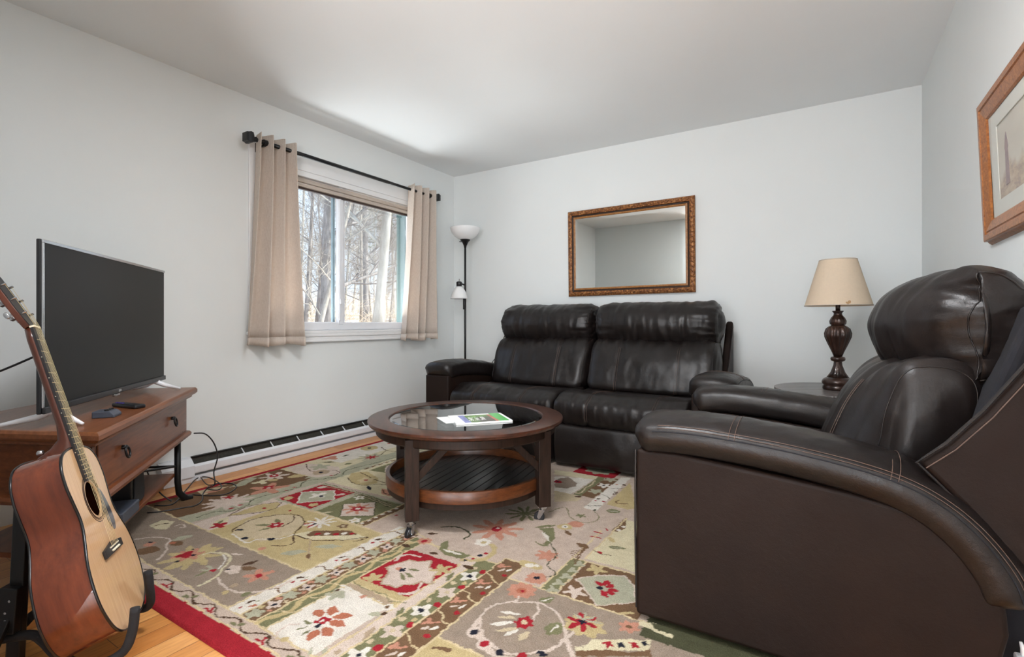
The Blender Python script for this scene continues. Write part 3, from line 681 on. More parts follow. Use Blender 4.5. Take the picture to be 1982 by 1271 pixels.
    # taupe field
    leaf('4', (90, 690), (180, 640), .045, 'brown'); leaf('4', (105, 640), (180, 620), .026, 'salmon'); blob('4', (148, 618), .008, 'navy'); line('4', [(70, 600), (180, 590), (260, 600), (240, 640), (240, 670), (190, 720)], .009, 'lpink'); poly('4', [(140, 520), (220, 490), (290, 500), (240, 545), (180, 545)], 'pale')
    leaf('4', (170, 525), (215, 515), .006, 'brown'); leaf('4', (210, 515), (265, 508), .006, 'dbrown'); line('4', [(290, 525), (330, 515), (350, 530), (320, 535)], .008, 'lpink'); leaf('4', (270, 610), (400, 575), .022, 'sage'); leaf('4', (270, 615), (330, 635), .020, 'brown'); blob('4', (280, 622), .011, 'rust')
    blob('4', (390, 700), .085, 'gold', 9, .35); leaf('4', (240, 775), (340, 730), .025, 'gold'); leaf('4', (400, 690), (540, 640), .022, 'gold'); blob('4', (370, 690), .045, 'salmon', 6, .3); blob('4', (350, 690), .028, 'red', 3, .3); leaf('4', (290, 735), (315, 720), .008, 'navy'); blob('4', (392, 660), .007, 'navy'); blob('4', (395, 692), .007, 'navy')
    line('4', [(450, 690), (510, 675), (580, 685), (605, 720), (560, 775), (520, 820), (430, 865)], .010, 'pale'); line('4', [(540, 820), (560, 860), (620, 895), (720, 905), (860, 880), (950, 840)], .011, 'lpink'); line('4', [(560, 690), (580, 720), (540, 770)], .006, 'cream')
    leaf('4', (400, 820), (500, 770), .008, 'green'); leaf('4', (420, 780), (510, 775), .006, 'sage'); leaf('4', (470, 750), (510, 780), .007, 'sage'); blob('4', (510, 778), .011, 'red'); poly('4', [(575, 785), (620, 750), (665, 755), (650, 795), (600, 802)], 'lpink'); leaf('4', (585, 778), (612, 768), .007, 'navy')
    leaf('4', (665, 755), (770, 720), .012, 'dbrown'); leaf('4', (665, 765), (760, 770), .014, 'brown'); blob('4', (770, 808), .038, 'salmon', 5, .4); blob('4', (770, 808), .014, 'red'); leaf('4', (560, 920), (590, 890), .012, 'gold'); leaf('4', (660, 925), (730, 905), .014, 'green'); leaf('4', (600, 870), (660, 855), .014, 'tan'); leaf('4', (610, 685), (680, 690), .008, 'lpink')
    # white, brown and green strips
    rg = random.Random(5)
    for k in range(8):
        y = .93 + k * .094
        if k % 2: line(None, [(-1.64, y), (-1.62, y + .018), (-1.59, y + .008), (-1.575, y + .02)], .006, 'brown')
        else:
            leaf(None, (-1.63, y), (-1.612, y + .03), .006, 'dbrown'); leaf(None, (-1.60, y - .008), (-1.585, y + .022), .007, 'rust'); blob(None, (-1.618, y - .02), .007, 'red'); leaf(None, (-1.605, y + .02), (-1.60, y + .04), .004, 'sage')
    for k in range(6):
        y = .915 + k * .125; blob(None, (-1.545, y), .025, 'sage', 5, .25, k); blob(None, (-1.54, y + .062), .022, 'lpink', 4, .35, k); blob(None, (-1.54, y + .062), .008, 'navy')
        for dx, dy, c_ in ((-.022, .03, 'gold'), (.018, .034, 'salmon'), (.02, .095, 'sand'), (-.02, .092, 'salmon')): blob(None, (-1.54 + dx, y + dy), .009, c_, 4, .2)
    line(None, [(-1.475 + .012 * math.sin(y * 40), y) for y in np.arange(.89, 1.6, .02)], .018, 'gold')
    for k in range(7): line(None, [(-1.50, .95 + k * .1), (-1.485, .97 + k * .1), (-1.46, .975 + k * .1), (-1.445, 1.0 + k * .1)], .005, 'cord')
    # cream square with rust daisy
    for a, b in (((1035, 690), (1090, 590)), ((1060, 700), (1280, 680)), ((1030, 740), (1200, 790)), ((970, 800), (1050, 905)), ((920, 820), (810, 945)), ((960, 695), (890, 630))): leaf('A', a, b, .017, 'rust')
    blob('A', (962, 740), .026, 'red', 4, .2, 0, .7, .9); leaf('A', (935, 755), (985, 730), .006, 'cream'); blob('A', (905, 790), .009, 'navy')
    for a, b in (((755, 745), (850, 770)), ((680, 840), (820, 800)), ((730, 890), (850, 825))): leaf('A', a, b, .005, 'green')
    line('A', [(480, 900), (540, 830), (640, 780), (720, 770)], .006, 'lpink'); blob('A', (570, 925), .014, 'gold'); blob('A', (1100, 470), .030, 'sage', 5, .3); leaf('A', (1080, 435), (1140, 430), .008, 'dbrown'); leaf('A', (1420, 675), (1580, 670), .012, 'sage'); leaf('A', (830, 1100), (850, 1010), .008, 'sage'); leaf('A', (960, 1080), (1010, 1010), .007, 'sage'); blob('A', (1590, 670), .010, 'dbrown')
    line('A', [(1165, 380), (1300, 450), (1420, 520), (1530, 570), (1680, 610)], .012, 'cream'); blob('A', (1210, 420), .016, 'cream'); blob('A', (1370, 495), .012, 'salmon', 5, .2); blob('A', (1620, 600), .018, 'cream'); blob('A', (1605, 600), .007, 'brown'); line('A', [(1280, 340), (1350, 400), (1440, 430), (1600, 480), (1640, 540), (1790, 560)], .004, 'green')
    # red square with the beige star
    star = [(1610, 200), (1720, 165), (1830, 130), (1930, 145), (2060, 130), (2040, 200), (2130, 235), (2080, 300), (2060, 370), (1960, 345), (1880, 375), (1790, 375), (1700, 410), (1650, 380), (1560, 370), (1570, 310), (1620, 265)]
    poly('A', star, 'lpink'); line('A', star + [star[0]], .007, 'tan', False); blob('A', (1765, 225), .013, 'navy', 5, .3); leaf('A', (1820, 215), (1950, 235), .006, 'green'); leaf('A', (1790, 250), (1890, 310), .008, 'green'); leaf('A', (1750, 260), (1790, 335), .007, 'green'); blob('A', (1740, 215), .012, 'salmon'); blob('A', (1765, 225), .010, 'navy')
    blob('A', (1475, 305), .028, 'gold', 5, .35); leaf('A', (1370, 310), (1440, 320), .007, 'gold'); line('A', [(1700, 130), (1740, 90), (1850, 70), (1940, 95)], .012, 'lpink'); line('A', [(1740, 465), (1830, 460), (1920, 430), (1960, 360)], .010, 'lpink'); blob('5', (510, 670), .032, 'gold', 5, .4); line('5', [(240, 820), (320, 825), (375, 780)], .008, 'lpink')
    # pink strip sprigs
    for a, b in (((1700, 700), (1780, 600)), ((1360, 940), (1490, 790)), ((1090, 1090), (1140, 1020))): leaf('A', a, b, .009, 'tan' if b[1] > 700 else 'green')
    leaf('B', (110, 210), (180, 130), .010, 'green'); line('B', [(110, 175), (165, 165)], .01, 'green')
    # green strip
    for k in range(5):
        y = .955 + k * .128; blob(None, (-1.105, y), .030, 'lpink' if k % 2 else 'cream', 4, .32, .6); blob(None, (-1.105, y), .010, 'navy' if k % 2 == 0 else 'sand')
        blob(None, (-1.082, y + .052), .014, 'red'); blob(None, (-1.125, y + .060), .012, 'sand'); blob(None, (-1.09, y + .078), .010, 'gold') if k % 2 else None
    # brown strip
    for k in range(5):
        y = .96 + k * .14; line(None, [(-1.06, y), (-1.035, y - .01), (-1.01, y - .035), (-.98, y - .04)], .006, 'cord'); leaf(None, (-1.04, y + .03), (-1.02, y + .06), .006, 'lpink'); leaf(None, (-1.01, y + .045), (-1.0, y + .075), .006, 'cream'); blob(None, (-1.045, y + .075), .015, 'salmon', 3, .4); blob(None, (-1.0, y + .02), .011, 'red'); leaf(None, (-1.03, y + .08), (-1.01, y + .095), .005, 'salmon')
    # taupe medallion
    P = [(560, 420), (440, 510), (420, 620), (460, 740), (560, 830), (700, 875), (900, 870), (1080, 830), (1200, 730), (1190, 640), (1150, 540), (1080, 470), (940, 410), (760, 405)]
    line('B', P + [P[0]], .009, 'lpink'); line('B', [(420, 560), (360, 640), (430, 760), (530, 870), (700, 920)], .018, 'lpink'); line('B', [(1200, 730), (1270, 680), (1290, 600)], .009, 'lpink'); line('B', [(1210, 740), (1240, 820), (1280, 900)], .014, 'lpink')
    line('B', [(940, 410), (955, 480), (900, 560)], .008, 'lpink'); blob('B', (825, 592), .030, 'red', 7, .14); blob('B', (828, 590), .010, 'sand')
    for a, b, c_, w in (((600, 490), (800, 520), 'cream', .007), ((510, 605), (745, 590), 'cream', .010), ((610, 715), (790, 650), 'cream', .009), ((580, 540), (760, 545), 'sand', .007), ((570, 665), (770, 640), 'sand', .008), ((780, 750), (870, 670), 'sand', .012)): leaf('B', a, b, w, c_)
    leaf('B', (1030, 700), (1160, 600), .030, 'green', 'cream'); leaf('B', (950, 400), (1110, 370), .018, 'green', 'cream'); blob('B', (800, 300), .048, 'salmon', 9, .12); blob('B', (800, 300), .020, 'rust'); blob('B', (805, 302), .010, 'red'); line('B', [(780, 350), (740, 400)], .006, 'lpink')
    blob('B', (368, 680), .026, 'lpink'); leaf('B', (335, 705), (400, 660), .011, 'navy'); blob('B', (465, 790), .026, 'lpink'); blob('B', (465, 785), .016, 'red', asp=.8, rot=1.5); leaf('B', (570, 840), (630, 885), .012, 'navy'); leaf('B', (935, 870), (1050, 880), .009, 'navy'); blob('B', (800, 895), .014, 'red')
    blob('B', (1375, 620), .062, 'gold', 8, .12, 0, .8); blob('B', (1355, 590), .034, 'red', 6, .55); blob('B', (1360, 585), .012, 'navy', 4, .3)
    for p in ((1270, 500), (1385, 480), (1480, 530), (1540, 605)): leaf('B', (1370, 570), p, .005, 'sage')
    blob('B', (1780, 630), .030, 'salmon', 6, .2); blob('B', (1782, 630), .010, 'brown')
    poly('B', [(1440, 740), (1600, 745), (1800, 740), (1980, 750), (1980, 850), (1800, 845), (1600, 860), (1300, 850), (1290, 820), (1420, 800)], 'pale'); poly('B', [(1300, 850), (1600, 835), (1760, 870), (1980, 840), (1980, 900), (1300, 900)], 'brown')
    for p, c_ in (((1590, 792), 'red'), ((1710, 795), 'navy'), ((1825, 793), 'red'), ((1925, 782), 'navy')): blob('B', p, .011, c_, 4, .3)
    line('B', [(0, 820), (80, 830), (140, 850)], .014, 'brown'); poly('5', [(1770, 1000), (1860, 1010), (1990, 1060), (1990, 1110), (1860, 1060), (1770, 1020)], 'pale'); poly('5', [(1850, 1010), (1990, 1050), (1990, 1085), (1870, 1045)], 'dgreen')
    # brown square with sage diamond and red daisy
    poly('B', [(1300, 190), (1500, 160), (1740, 160), (1830, 250), (1850, 400), (1720, 420), (1480, 435), (1390, 300)], 'sage'); line('B', [(1300, 190), (1500, 160), (1740, 160), (1830, 260), (1850, 400), (1720, 420), (1480, 435), (1390, 300), (1300, 190)], .006, 'lpink', False)
    for a, b in (((1545, 260), (1470, 210)), ((1550, 255), (1590, 205)), ((1570, 270), (1655, 245)), ((1580, 290), (1690, 300)), ((1565, 300), (1650, 340)), ((1530, 300), (1580, 360))): leaf('B', a, b, .011, 'red')
    blob('B', (1520, 278), .010, 'navy'); blob('B', (1490, 105), .030, 'gold', 5, .4); blob('B', (1290, 310), .030, 'lpink', 5, .45); leaf('B', (1650, 505), (1840, 500), .008, 'gold')
    for k in range(5): blob('B', (1080 + 62 * k, 285 - 57 * k), .018, 'sage', 3, .4)
    # central beige field
    blob('5', (865, 410), .085, 'salmon', 9, .4, 1.2); blob('5', (862, 408), .024, 'red'); blob('5', (868, 404), .008, 'cream'); blob('5', (1370, 378), .036, 'salmon'); blob('5', (1300, 395), .034, 'gold'); blob('5', (1300, 395), .017, 'cream'); blob('5', (1300, 395), .006, 'navy'); leaf('5', (1300, 415), (1340, 455), .012, 'brown')
    blob('5', (1185, 578), .040, 'salmon', 7, .28); blob('5', (1118, 725), .038, 'salmon', 8, .08); blob('5', (1120, 722), .012, 'navy', 5, .2); blob('5', (400, 487), .030, 'salmon', 7, .12); blob('5', (400, 487), .014, 'red'); blob('5', (778, 495), .034, 'cream', 6, .1); blob('5', (778, 495), .012, 'gold')
    line('5', [(1210, 500), (1245, 580), (1190, 640), (1240, 690), (1180, 720)], .005, 'dgreen'); leaf('5', (1100, 400), (1250, 385), .012, 'green'); poly('5', [(1130, 405), (1230, 400), (1240, 470), (1190, 520), (1150, 505), (1190, 480), (1160, 430)], 'green'); leaf('5', (1150, 425), (1205, 490), .009, 'cream'); line('5', [(1115, 490), (1150, 512), (1190, 518)], .008, 'green')
    poly('5', [(550, 480), (510, 500), (495, 545), (540, 580), (640, 600), (700, 580), (620, 555), (550, 540)], 'green'); leaf('5', (520, 540), (640, 575), .009, 'cream'); line('5', [(640, 605), (720, 610), (800, 595), (850, 545), (830, 510)], .022, 'gold'); blob('5', (660, 608), .008, 'navy'); blob('5', (712, 598), .008, 'red'); blob('5', (760, 580), .009, 'navy'); blob('5', (797, 567), .009, 'red')
    line('5', [(500, 400), (600, 395), (670, 420), (690, 450), (650, 475)], .008, 'dgreen'); leaf('5', (410, 440), (490, 440), .010, 'dbrown'); leaf('5', (255, 505), (310, 525), .012, 'dbrown'); leaf('5', (430, 560), (495, 575), .010, 'dbrown'); leaf('5', (640, 640), (725, 665), .012, 'dbrown'); leaf('5', (785, 635), (830, 670), .012, 'green'); blob('5', (225, 322), .008, 'red'); blob('5', (1080, 640), .05, 'gold', 0, 0, 0, .5); blob('5', (1075, 642), .018, 'cream')
    blob('5', (1045, 310), .055, 'green', 10, .75); blob('5', (1400, 325), .020, 'green', 5, .4); line('5', [(1200, 300), (1300, 270), (1340, 340), (1440, 370), (1520, 340), (1480, 290)], .005, 'green'); leaf('5', (1560, 290), (1655, 300), .028, 'green', 'cream'); leaf('5', (1100, 640), (1140, 645), .01, 'cream')
    for a, b in (((1465, 455), (1525, 465)), ((1490, 425), (1540, 440)), ((1560, 405), (1575, 420))): line('5', [a, b], .007, 'red')
    for k in range(7): line('5', [(1330 + 6 * k, 560 + 12 * k), (1400, 540 + 6 * k), (1450, 520)], .003, 'brown')
    leaf('5', (1370, 500), (1455, 530), .018, 'brown'); leaf('5', (1580, 460), (1615, 500), .014, 'gold'); leaf('5', (1570, 525), (1690, 535), .014, 'green', 'sage'); blob('5', (1520, 560), .010, 'red'); line('5', [(1480, 545), (1520, 565), (1600, 580)], .004, 'dbrown')
    # far end
    blob('D', (240, 300), .026, 'red', 5, .2, 0, .8); blob('D', (230, 300), .010, 'navy'); poly('D', [(190, 330), (230, 270), (350, 250), (440, 320), (430, 355), (330, 375), (200, 370)], 'taupe'); blob('D', (232, 302), .024, 'red'); blob('D', (230, 300), .008, 'navy')
    line('D', [(430, 430), (500, 420), (540, 370), (600, 340), (640, 290)], .010, 'sand'); flower('D', (745, 345), .034, 'cream', 'navy', 5, .008); blob('D', (650, 410), .034, 'sage', 5, .3); blob('D', (820, 280), .034, 'sage', 5, .3); leaf('D', (405, 465), (510, 475), .012, 'dbrown')
    for a, b, c_ in (((720, 515), (770, 530), 'red'), ((640, 520), (665, 515), 'red'), ((660, 500), (700, 490), 'dbrown'), ((840, 445), (890, 435), 'dbrown'), ((860, 410), (900, 435), 'dbrown'), ((880, 340), (900, 330), 'rust'), ((950, 330), (990, 350), 'dbrown'), ((620, 630), (655, 610), 'dgreen')): leaf('D', a, b, .008, c_)
    line('D', [(540, 575), (720, 570)], .005, 'dgreen'); line('D', [(720, 445), (780, 465), (810, 495)], .005, 'dgreen'); line('D', [(820, 380), (980, 375)], .005, 'dgreen'); line('D', [(915, 510), (870, 525), (900, 545), (1020, 550)], .008, 'brown')
    for p in ((905, 830), (955, 790)): leaf('D', p, (p[0] + 12, p[1] + 30), .012, 'cream')
    # border again on top
    m = (GY < .828 + jit * .5) | (GX < -2.930) | (GX > .04) | (GY > 3.17); img[m] = K['red']
    g_ = img.mean(2, keepdims=True); img = (img * .86 + g_ * .14) * np.array([.90, .885, .875]) * (1 + (jit / .006)[..., None] * .10)
    # mesh
    nx, ny = GX.shape; Z = np.full(GX.shape, .0155) + jit * .08 + np.random.RandomState(3).normal(0, .0003, GX.shape)
    e = np.minimum.reduce([GX - RX0, GX.max() - GX, GY - RY0, GY.max() - GY]); Z *= np.clip(.55 + e / .012, 0, 1); Z[0, :] = Z[-1, :] = Z[:, 0] = Z[:, -1] = .001
    V = np.stack([GX, GY, Z], -1).reshape(-1, 3); idx_ = np.arange(nx * ny).reshape(nx, ny)
    F = np.stack([idx_[:-1, :-1], idx_[1:, :-1], idx_[1:, 1:], idx_[:-1, 1:]], -1).reshape(-1, 4)
    me = bpy.data.meshes.new('area_rug'); me.vertices.add(len(V)); me.vertices.foreach_set('co', V.ravel().astype(np.float32))
    me.loops.add(F.size); me.loops.foreach_set('vertex_index', F.ravel().astype(np.int32)); me.polygons.add(len(F))
    me.polygons.foreach_set('loop_start', np.arange(0, F.size, 4, dtype=np.int32)); me.polygons.foreach_set('loop_total', np.full(len(F), 4, np.int32))
    me.update(calc_edges=True); me.polygons.foreach_set('use_smooth', [True] * len(F))
    ca = me.color_attributes.new('wool', 'FLOAT_COLOR', 'POINT'); ca.data.foreach_set('color', np.concatenate([img.reshape(-1, 3), np.ones((len(V), 1))], 1).ravel().astype(np.float32))
    m, nt, b = nmat('rug_wool')
    at_ = nt.nodes.new('ShaderNodeAttribute'); at_.attribute_name = 'wool'
    n1 = noise_n(nt, coords(nt), 260, 3, .7); n2 = noise_n(nt, coords(nt), 14, 4, .6)
    v1 = ramp(nt, n1, [(.32, (.60, .58, .56, 1)), (.62, (1.0, 1.0, 1.0, 1))]); v2 = ramp(nt, n2, [(.3, (.90, .89, .87, 1)), (.7, (1, 1, 1, 1))])
    c_ = at_.outputs['Color']
    for v_ in (v1, v2):
        mx = nt.nodes.new('ShaderNodeMix'); mx.data_type = 'RGBA'; mx.blend_type = 'MULTIPLY'; mx.inputs[0].default_value = 1; nt.links.new(c_, mx.inputs[6]); nt.links.new(v_, mx.inputs[7]); c_ = mx.outputs[2]
    nt.links.new(c_, b.inputs['Base Color']); b.inputs['Roughness'].default_value = 1; b.inputs['Specular IOR Level'].default_value = .05
    bump(nt, b, n1, .8, .004)
    me.materials.append(m)
    o = bpy.data.objects.new('area_rug', me); COL.objects.link(o)
    tag(o, 'patchwork floral wool rug in beige, green and red with a red border', 'rug')
rug()

# ================================================================ curtains and rod
RZ, RX = 2.128, -3.122
rod = thing('curtain_rod', 'black metal curtain rod with square finials above the window', 'curtain rod', (RX, 2.72, RZ))
MB().tube([(0, -.86, 0), (0, .30, 0)], .0135, 14).build('pole', 'black_metal', rod, smooth=True)
MB().tube([(0, .28, 0), (0, .86, 0)], .0115, 14).build('pole', 'black_metal', rod, smooth=True)
for sg in (-1, 1):
    fi = MB(); y0 = sg * .86
    prof = [(.012, 0), (.018, .004), (.018, .014), (.012, .018), (.026, .026), (.040, .036), (.042, .052), (.036, .066), (.034, .078)]
    v = []; f = []
    for r, d in prof:
        for (a, b) in ((-1, -1), (1, -1), (1, 1), (-1, 1)): v.append((a * r * .8, y0 + sg * d, b * r * .8))
    for i in range(len(prof) - 1):
        for k in range(4): f.append((i * 4 + k, i * 4 + (k + 1) % 4, (i + 1) * 4 + (k + 1) % 4, (i + 1) * 4 + k))
    f.append((0, 1, 2, 3)); f.append(tuple((len(prof) - 1) * 4 + k for k in range(4)))
    fi.add(v, f).build('finial', 'black_metal', rod, bevel=.002)
    br = MB(); yb = sg * (.80 if sg < 0 else .815); br.box(RX * 0 - .082, .0, yb - .007, yb + .007, -.024, -.010); br.box(-.098, -.088, yb - .016, yb + .016, -.05, .012); br.box(-.09, -.07, yb - .007, yb + .007, -.026, -.008); br.tube([(0, yb - .012, 0), (0, yb + .012, 0)], .019, 14)
    br.build('bracket', 'black_metal', rod, bevel=.001)

def curtain(label, ytop, ybot, seed, nf, phase, side, gk=(1, 3)):
    root = thing('curtain', label, 'curtain', (RX, (ytop[0] + ytop[1]) / 2, RZ), group=None)
    yc = (ytop[0] + ytop[1]) / 2; rg = random.Random(seed)
    nu, nv = 26, 150; P = np.zeros((nu, nv, 3)); z0, z1 = .792, RZ + .045
    for i in range(nu):
        t = i / (nu - 1); z = z1 + (z0 - z1) * t
        a = ytop[0] + (ybot[0] - ytop[0]) * t ** 1.3; b = ytop[1] + (ybot[1] - ytop[1]) * t ** 1.3
        for j in range(nv):
            s = j / (nv - 1); w = s + .02 * math.sin(s * 9 + seed) * t
            ph = w * nf * 2 * math.pi + phase
            amp = .058 + .008 * t * math.sin(s * 11 + seed * 2)
            x = amp * math.sin(ph) + .008 * math.sin(ph * 2.3 + seed + t * 2) * t
            y = a + (b - a) * s + .012 * math.cos(ph * 1.0) * (1 - .3 * t)
            zz = z - (.010 * math.sin(ph * .5 + seed) if i == nu - 1 else 0) + (.006 * math.cos(ph) if i == 0 else 0)
            P[i, j] = (x, y - yc, zz - RZ)
    hem = int(nu * .93)
    for nm, A in (('panel', P[:hem + 1]), ('hem', P[hem:] * np.array([1.04, 1, 1]))):
        o = MB().grid(A).build(nm, 'curtain_linen', root, smooth=True, fix=False)
        m_ = o.modifiers.new('thick', 'SOLIDIFY'); m_.thickness = .003 if nm == 'panel' else .006; m_.offset = 0
    # square grommets where the cloth crosses the rod
    for k in range(int(nf * 2) + 1):
        s = (k * math.pi - phase) / (nf * 2 * math.pi)
        if 0.03 < s < .97 and k in gk:
            y = ytop[0] + (ytop[1] - ytop[0]) * s - yc
            q = MB(); sl = (1 if k % 2 == 0 else -1) * .55
            o_ = [(-.027, -.027), (.027, -.027), (.027, .027), (-.027, .027)]; i_ = [(-.016, -.016), (.016, -.016), (.016, .016), (-.016, .016)]
            q.ring(o_, i_, -.003, .003, 'y'); q.xf(Matrix.Translation((0, y, 0)) @ Matrix.Rotation(sl, 4, 'Z')); q.build('grommet', 'bronze', root)
curtain('beige linen curtain panel on the left side of the window', (1.865, 2.165), (1.780, 2.245), 3, 3.6, 1.9, 0)
curtain('beige linen curtain panel on the right side of the window', (3.265, 3.60), (3.150, 3.615), 8, 3.5, 1.2, 1, (1,))

# ================================================================ floor lamp
FLX, FLY = -2.90, 3.785
fl = thing('floor_lamp', 'black torchiere floor lamp with white bowl and small reading light in the corner', 'floor lamp', (FLX, FLY, 0))
MB().lathe([(.13, 0), (.13, .012), (.12, .022), (.05, .034), (.02, .05)], n=40).build('base', 'black_metal', fl, smooth=True)
mb = MB().tube([(0, 0, .03), (0, 0, 1.70)], .0095, 14); mb.lathe([(.012, 0), (.014, .005), (.014, .11), (.012, .115)], (-.006, -.004, 1.07), 12); mb.build('pole', 'black_metal', fl, smooth=True)
MB().lathe([(.010, 0), (.014, .02), (.030, .055), (.048, .072), (.048, .078), (.02, .08)], (0, 0, 1.655), 30).build('socket', 'black_metal', fl, smooth=True)
MB().tube([(-.02, 0, 1.715), (-.062, -.01, 1.718)], .004, 8).build('switch', 'black_metal', fl)
pr = [(.046, 0), (.075, .012), (.105, .035), (.128, .065), (.140, .100), (.142, .112), (.136, .112), (.124, .068), (.10, .038), (.07, .018), (.02, .008)]
MB().lathe(pr, (0, 0, 1.733), 48, cap=False).build('bowl_shade', 'cap_glass_white', fl, smooth=True)
rl = Vector((-.045, -.035, 0))
MB().tube([(0, 0, 1.30), (-.02, -.015, 1.31), (rl.x, rl.y, 1.315)], .007, 8).build('arm', 'black_metal', fl)
MB().lathe([(.010, .0), (.026, .004), (.028, .042), (.018, .05), (.006, .052)], (rl.x, rl.y, 1.285), 24).build('reading_socket', 'black_plastic', fl, smooth=True)
MB().tube([(rl.x, rl.y, 1.335), (rl.x + .002, rl.y, 1.36)], .003, 6).build('reading_switch', 'black_plastic', fl)
MB().lathe([(.024, .118), (.045, .10), (.066, .06), (.080, .012), (.082, 0), (.078, 0), (.062, .056), (.042, .094), (.02, .112)], (rl.x, rl.y, 1.17), 40, cap=False).build('reading_shade', 'cap_glass_white', fl, smooth=True)

# ================================================================ mirror
def moulding(mb, w, h, d0, prof):
    """picture-frame moulding in the xz plane; prof = list of (inset from outer edge, depth towards -y)"""
    rows = []
    for (ins, dd) in prof:
        a, b = w / 2 - ins, h / 2 - ins
        rows.append([(-a, -dd, -b), (a, -dd, -b), (a, -dd, b), (-a, -dd, b)])
    mb.grid(np.array(rows), wrap_v=True)
    return mb
mw, mh = 1.075, .745
mr = thing('wall_mirror', 'rectangular mirror in an ornate gilt and brown frame above the sofa', 'mirror', (-1.385, YB - .020, 1.549), rot=(R(.45), R(-.35), 0))
moulding(MB(), mw, mh, 0, [(0, -.01), (0, .010), (.004, .016), (.012, .022), (.024, .025), (.036, .021), (.040, .017)]).build('carved_frame', 'gilt_ornament', mr, fix=False)
moulding(MB(), mw, mh, 0, [(.040, .017), (.043, .010), (.050, .008), (.053, .010)]).build('frame_groove', 'frame_groove', mr, fix=False)
moulding(MB(), mw, mh, 0, [(.053, .010), (.056, .015), (.064, .016), (.070, .013), (.071, .004)]).build('inner_frame', 'gilt_plain', mr, fix=False)
a, b = mw / 2 - .070, mh / 2 - .070; bv = .026
MB().add([(-a + bv, -.008, -b + bv), (a - bv, -.008, -b + bv), (a - bv, -.008, b - bv), (-a + bv, -.008, b - bv)], [(0, 1, 2, 3)]).build('glass', 'mirror_glass', mr)
o_ = [(-a, -b), (a, -b), (a, b), (-a, b)]; i_ = [(-a + bv, -b + bv), (a - bv, -b + bv), (a - bv, b - bv), (-a + bv, b - bv)]
q = MB(); q.add([(p[0], -.0075, p[1]) for p in o_] + [(p[0], -.008, p[1]) for p in i_], [(i, (i + 1) % 4, (i + 1) % 4 + 4, i + 4) for i in range(4)]); q.build('bevelled_edge', 'mirror_glass', mr)
bd = MB()
for sg in (-1, 1):   # carved leaf beads along the frame
    n = 26
    for k in range(n):
        x = -mw / 2 + .05 + (mw - .1) * k / (n - 1)
        bd.lathe([(.001, -.0045), (.007, -.002), (.009, .001), (.004, .004), (.0005, .005)], (0, 0, 0), 8)
        M = Matrix.Translation((x, -.0235, sg * (mh / 2 - .024))) @ Matrix.Rotation(R(90), 4, 'X') @ Matrix.Rotation(.6, 4, 'Z') @ Matrix.Diagonal((1.5, .7, 1, 1))
        for i in range(len(bd.v) - 40, len(bd.v)): bd.v[i] = tuple(M @ Vector(bd.v[i]))
    n = 18
    for k in range(n):
        z = -mh / 2 + .05 + (mh - .1) * k / (n - 1)
        bd.lathe([(.001, -.0045), (.007, -.002), (.009, .001), (.004, .004), (.0005, .005)], (0, 0, 0), 8)
        M = Matrix.Translation((sg * (mw / 2 - .024), -.0235, z)) @ Matrix.Rotation(R(90), 4, 'X') @ Matrix.Rotation(.9, 4, 'Z') @ Matrix.Diagonal((.7, 1.5, 1, 1))
        for i in range(len(bd.v) - 40, len(bd.v)): bd.v[i] = tuple(M @ Vector(bd.v[i]))
bd.build('leaf_carving', 'gilt_ornament', mr, smooth=True)

# ================================================================ framed picture on the right wall
pw, ph = 1.0, .496
pc = thing('framed_picture', 'faded landscape print in a wide mitred oak frame on the right wall', 'picture', (XR - .001, 2.461 - pw / 2, 1.487), rot=(R(2.3), 0, R(-90)))
pc.scale = (1, .74, 1)
# local: x along the wall (towards the back wall = -x after turning), -y out of the wall
PF = [(-.026, 0), (-.026, .008), (-.012, .012), (-.006, .024), (0, .032), (0, .044)]
moulding(MB(), pw, ph, 0, PF).build('outer_frame', 'oak_frame', pc, fix=False)
moulding(MB(), pw, ph, 0, [(0, .044), (.003, .047), (.022, .047), (.025, .041), (.029, .041), (.033, .045), (.066, .034), (.072, .026)]).build('frame', 'oak_frame', pc, fix=False)
a, b = pw / 2 - .072, ph / 2 - .072
MB().ring([(-a, -b), (a, -b), (a, b), (-a, b)], [(-a + .075, -b + .05), (a - .075, -b + .05), (a - .075, b - .05), (-a + .075, b - .05)], -.024, -.020, 'y').build('mat_board', 'mat_board', pc)
def print_mat():
    m, nt, b_ = nmat('faded_print')
    t = nt.nodes.new('ShaderNodeTexCoord'); sp = nt.nodes.new('ShaderNodeSeparateXYZ'); nt.links.new(t.outputs['Object'], sp.inputs[0])
    sky_ = ramp(nt, noise_n(nt, coords(nt, (1.5, 1, 4)), 2, 5), [(.3, srgb(214, 208, 196)), (.7, srgb(228, 224, 212))])
    land = ramp(nt, noise_n(nt, coords(nt, (3, 1, 7)), 5, 6, .7), [(.3, srgb(170, 152, 150)), (.5, srgb(206, 190, 170)), (.7, srgb(222, 212, 196))])
    # hill line
    nz = noise_n(nt, coords(nt, (4, 1, 0)), 1.2, 3)
    ad = nt.nodes.new('ShaderNodeMath'); ad.operation = 'MULTIPLY_ADD'; ad.inputs[1].default_value = -.35; ad.inputs[2].default_value = .22
    nt.links.new(nz, ad.inputs[0]); sm = nt.nodes.new('ShaderNodeMath'); sm.operation = 'ADD'; nt.links.new(ad.outputs[0], sm.inputs[0]); nt.links.new(sp.outputs['Z'], sm.inputs[1])
    fk = ramp(nt, sm.outputs[0], [(.0, (0, 0, 0, 1)), (.03, (1, 1, 1, 1))])
    mx = nt.nodes.new('ShaderNodeMix'); mx.data_type = 'RGBA'; nt.links.new(fk, mx.inputs[0]); nt.links.new(land, mx.inputs[6]); nt.links.new(sky_, mx.inputs[7])
    nt.links.new(mx.outputs[2], b_.inputs['Base Color']); b_.inputs['Roughness'].default_value = .8
print_mat()
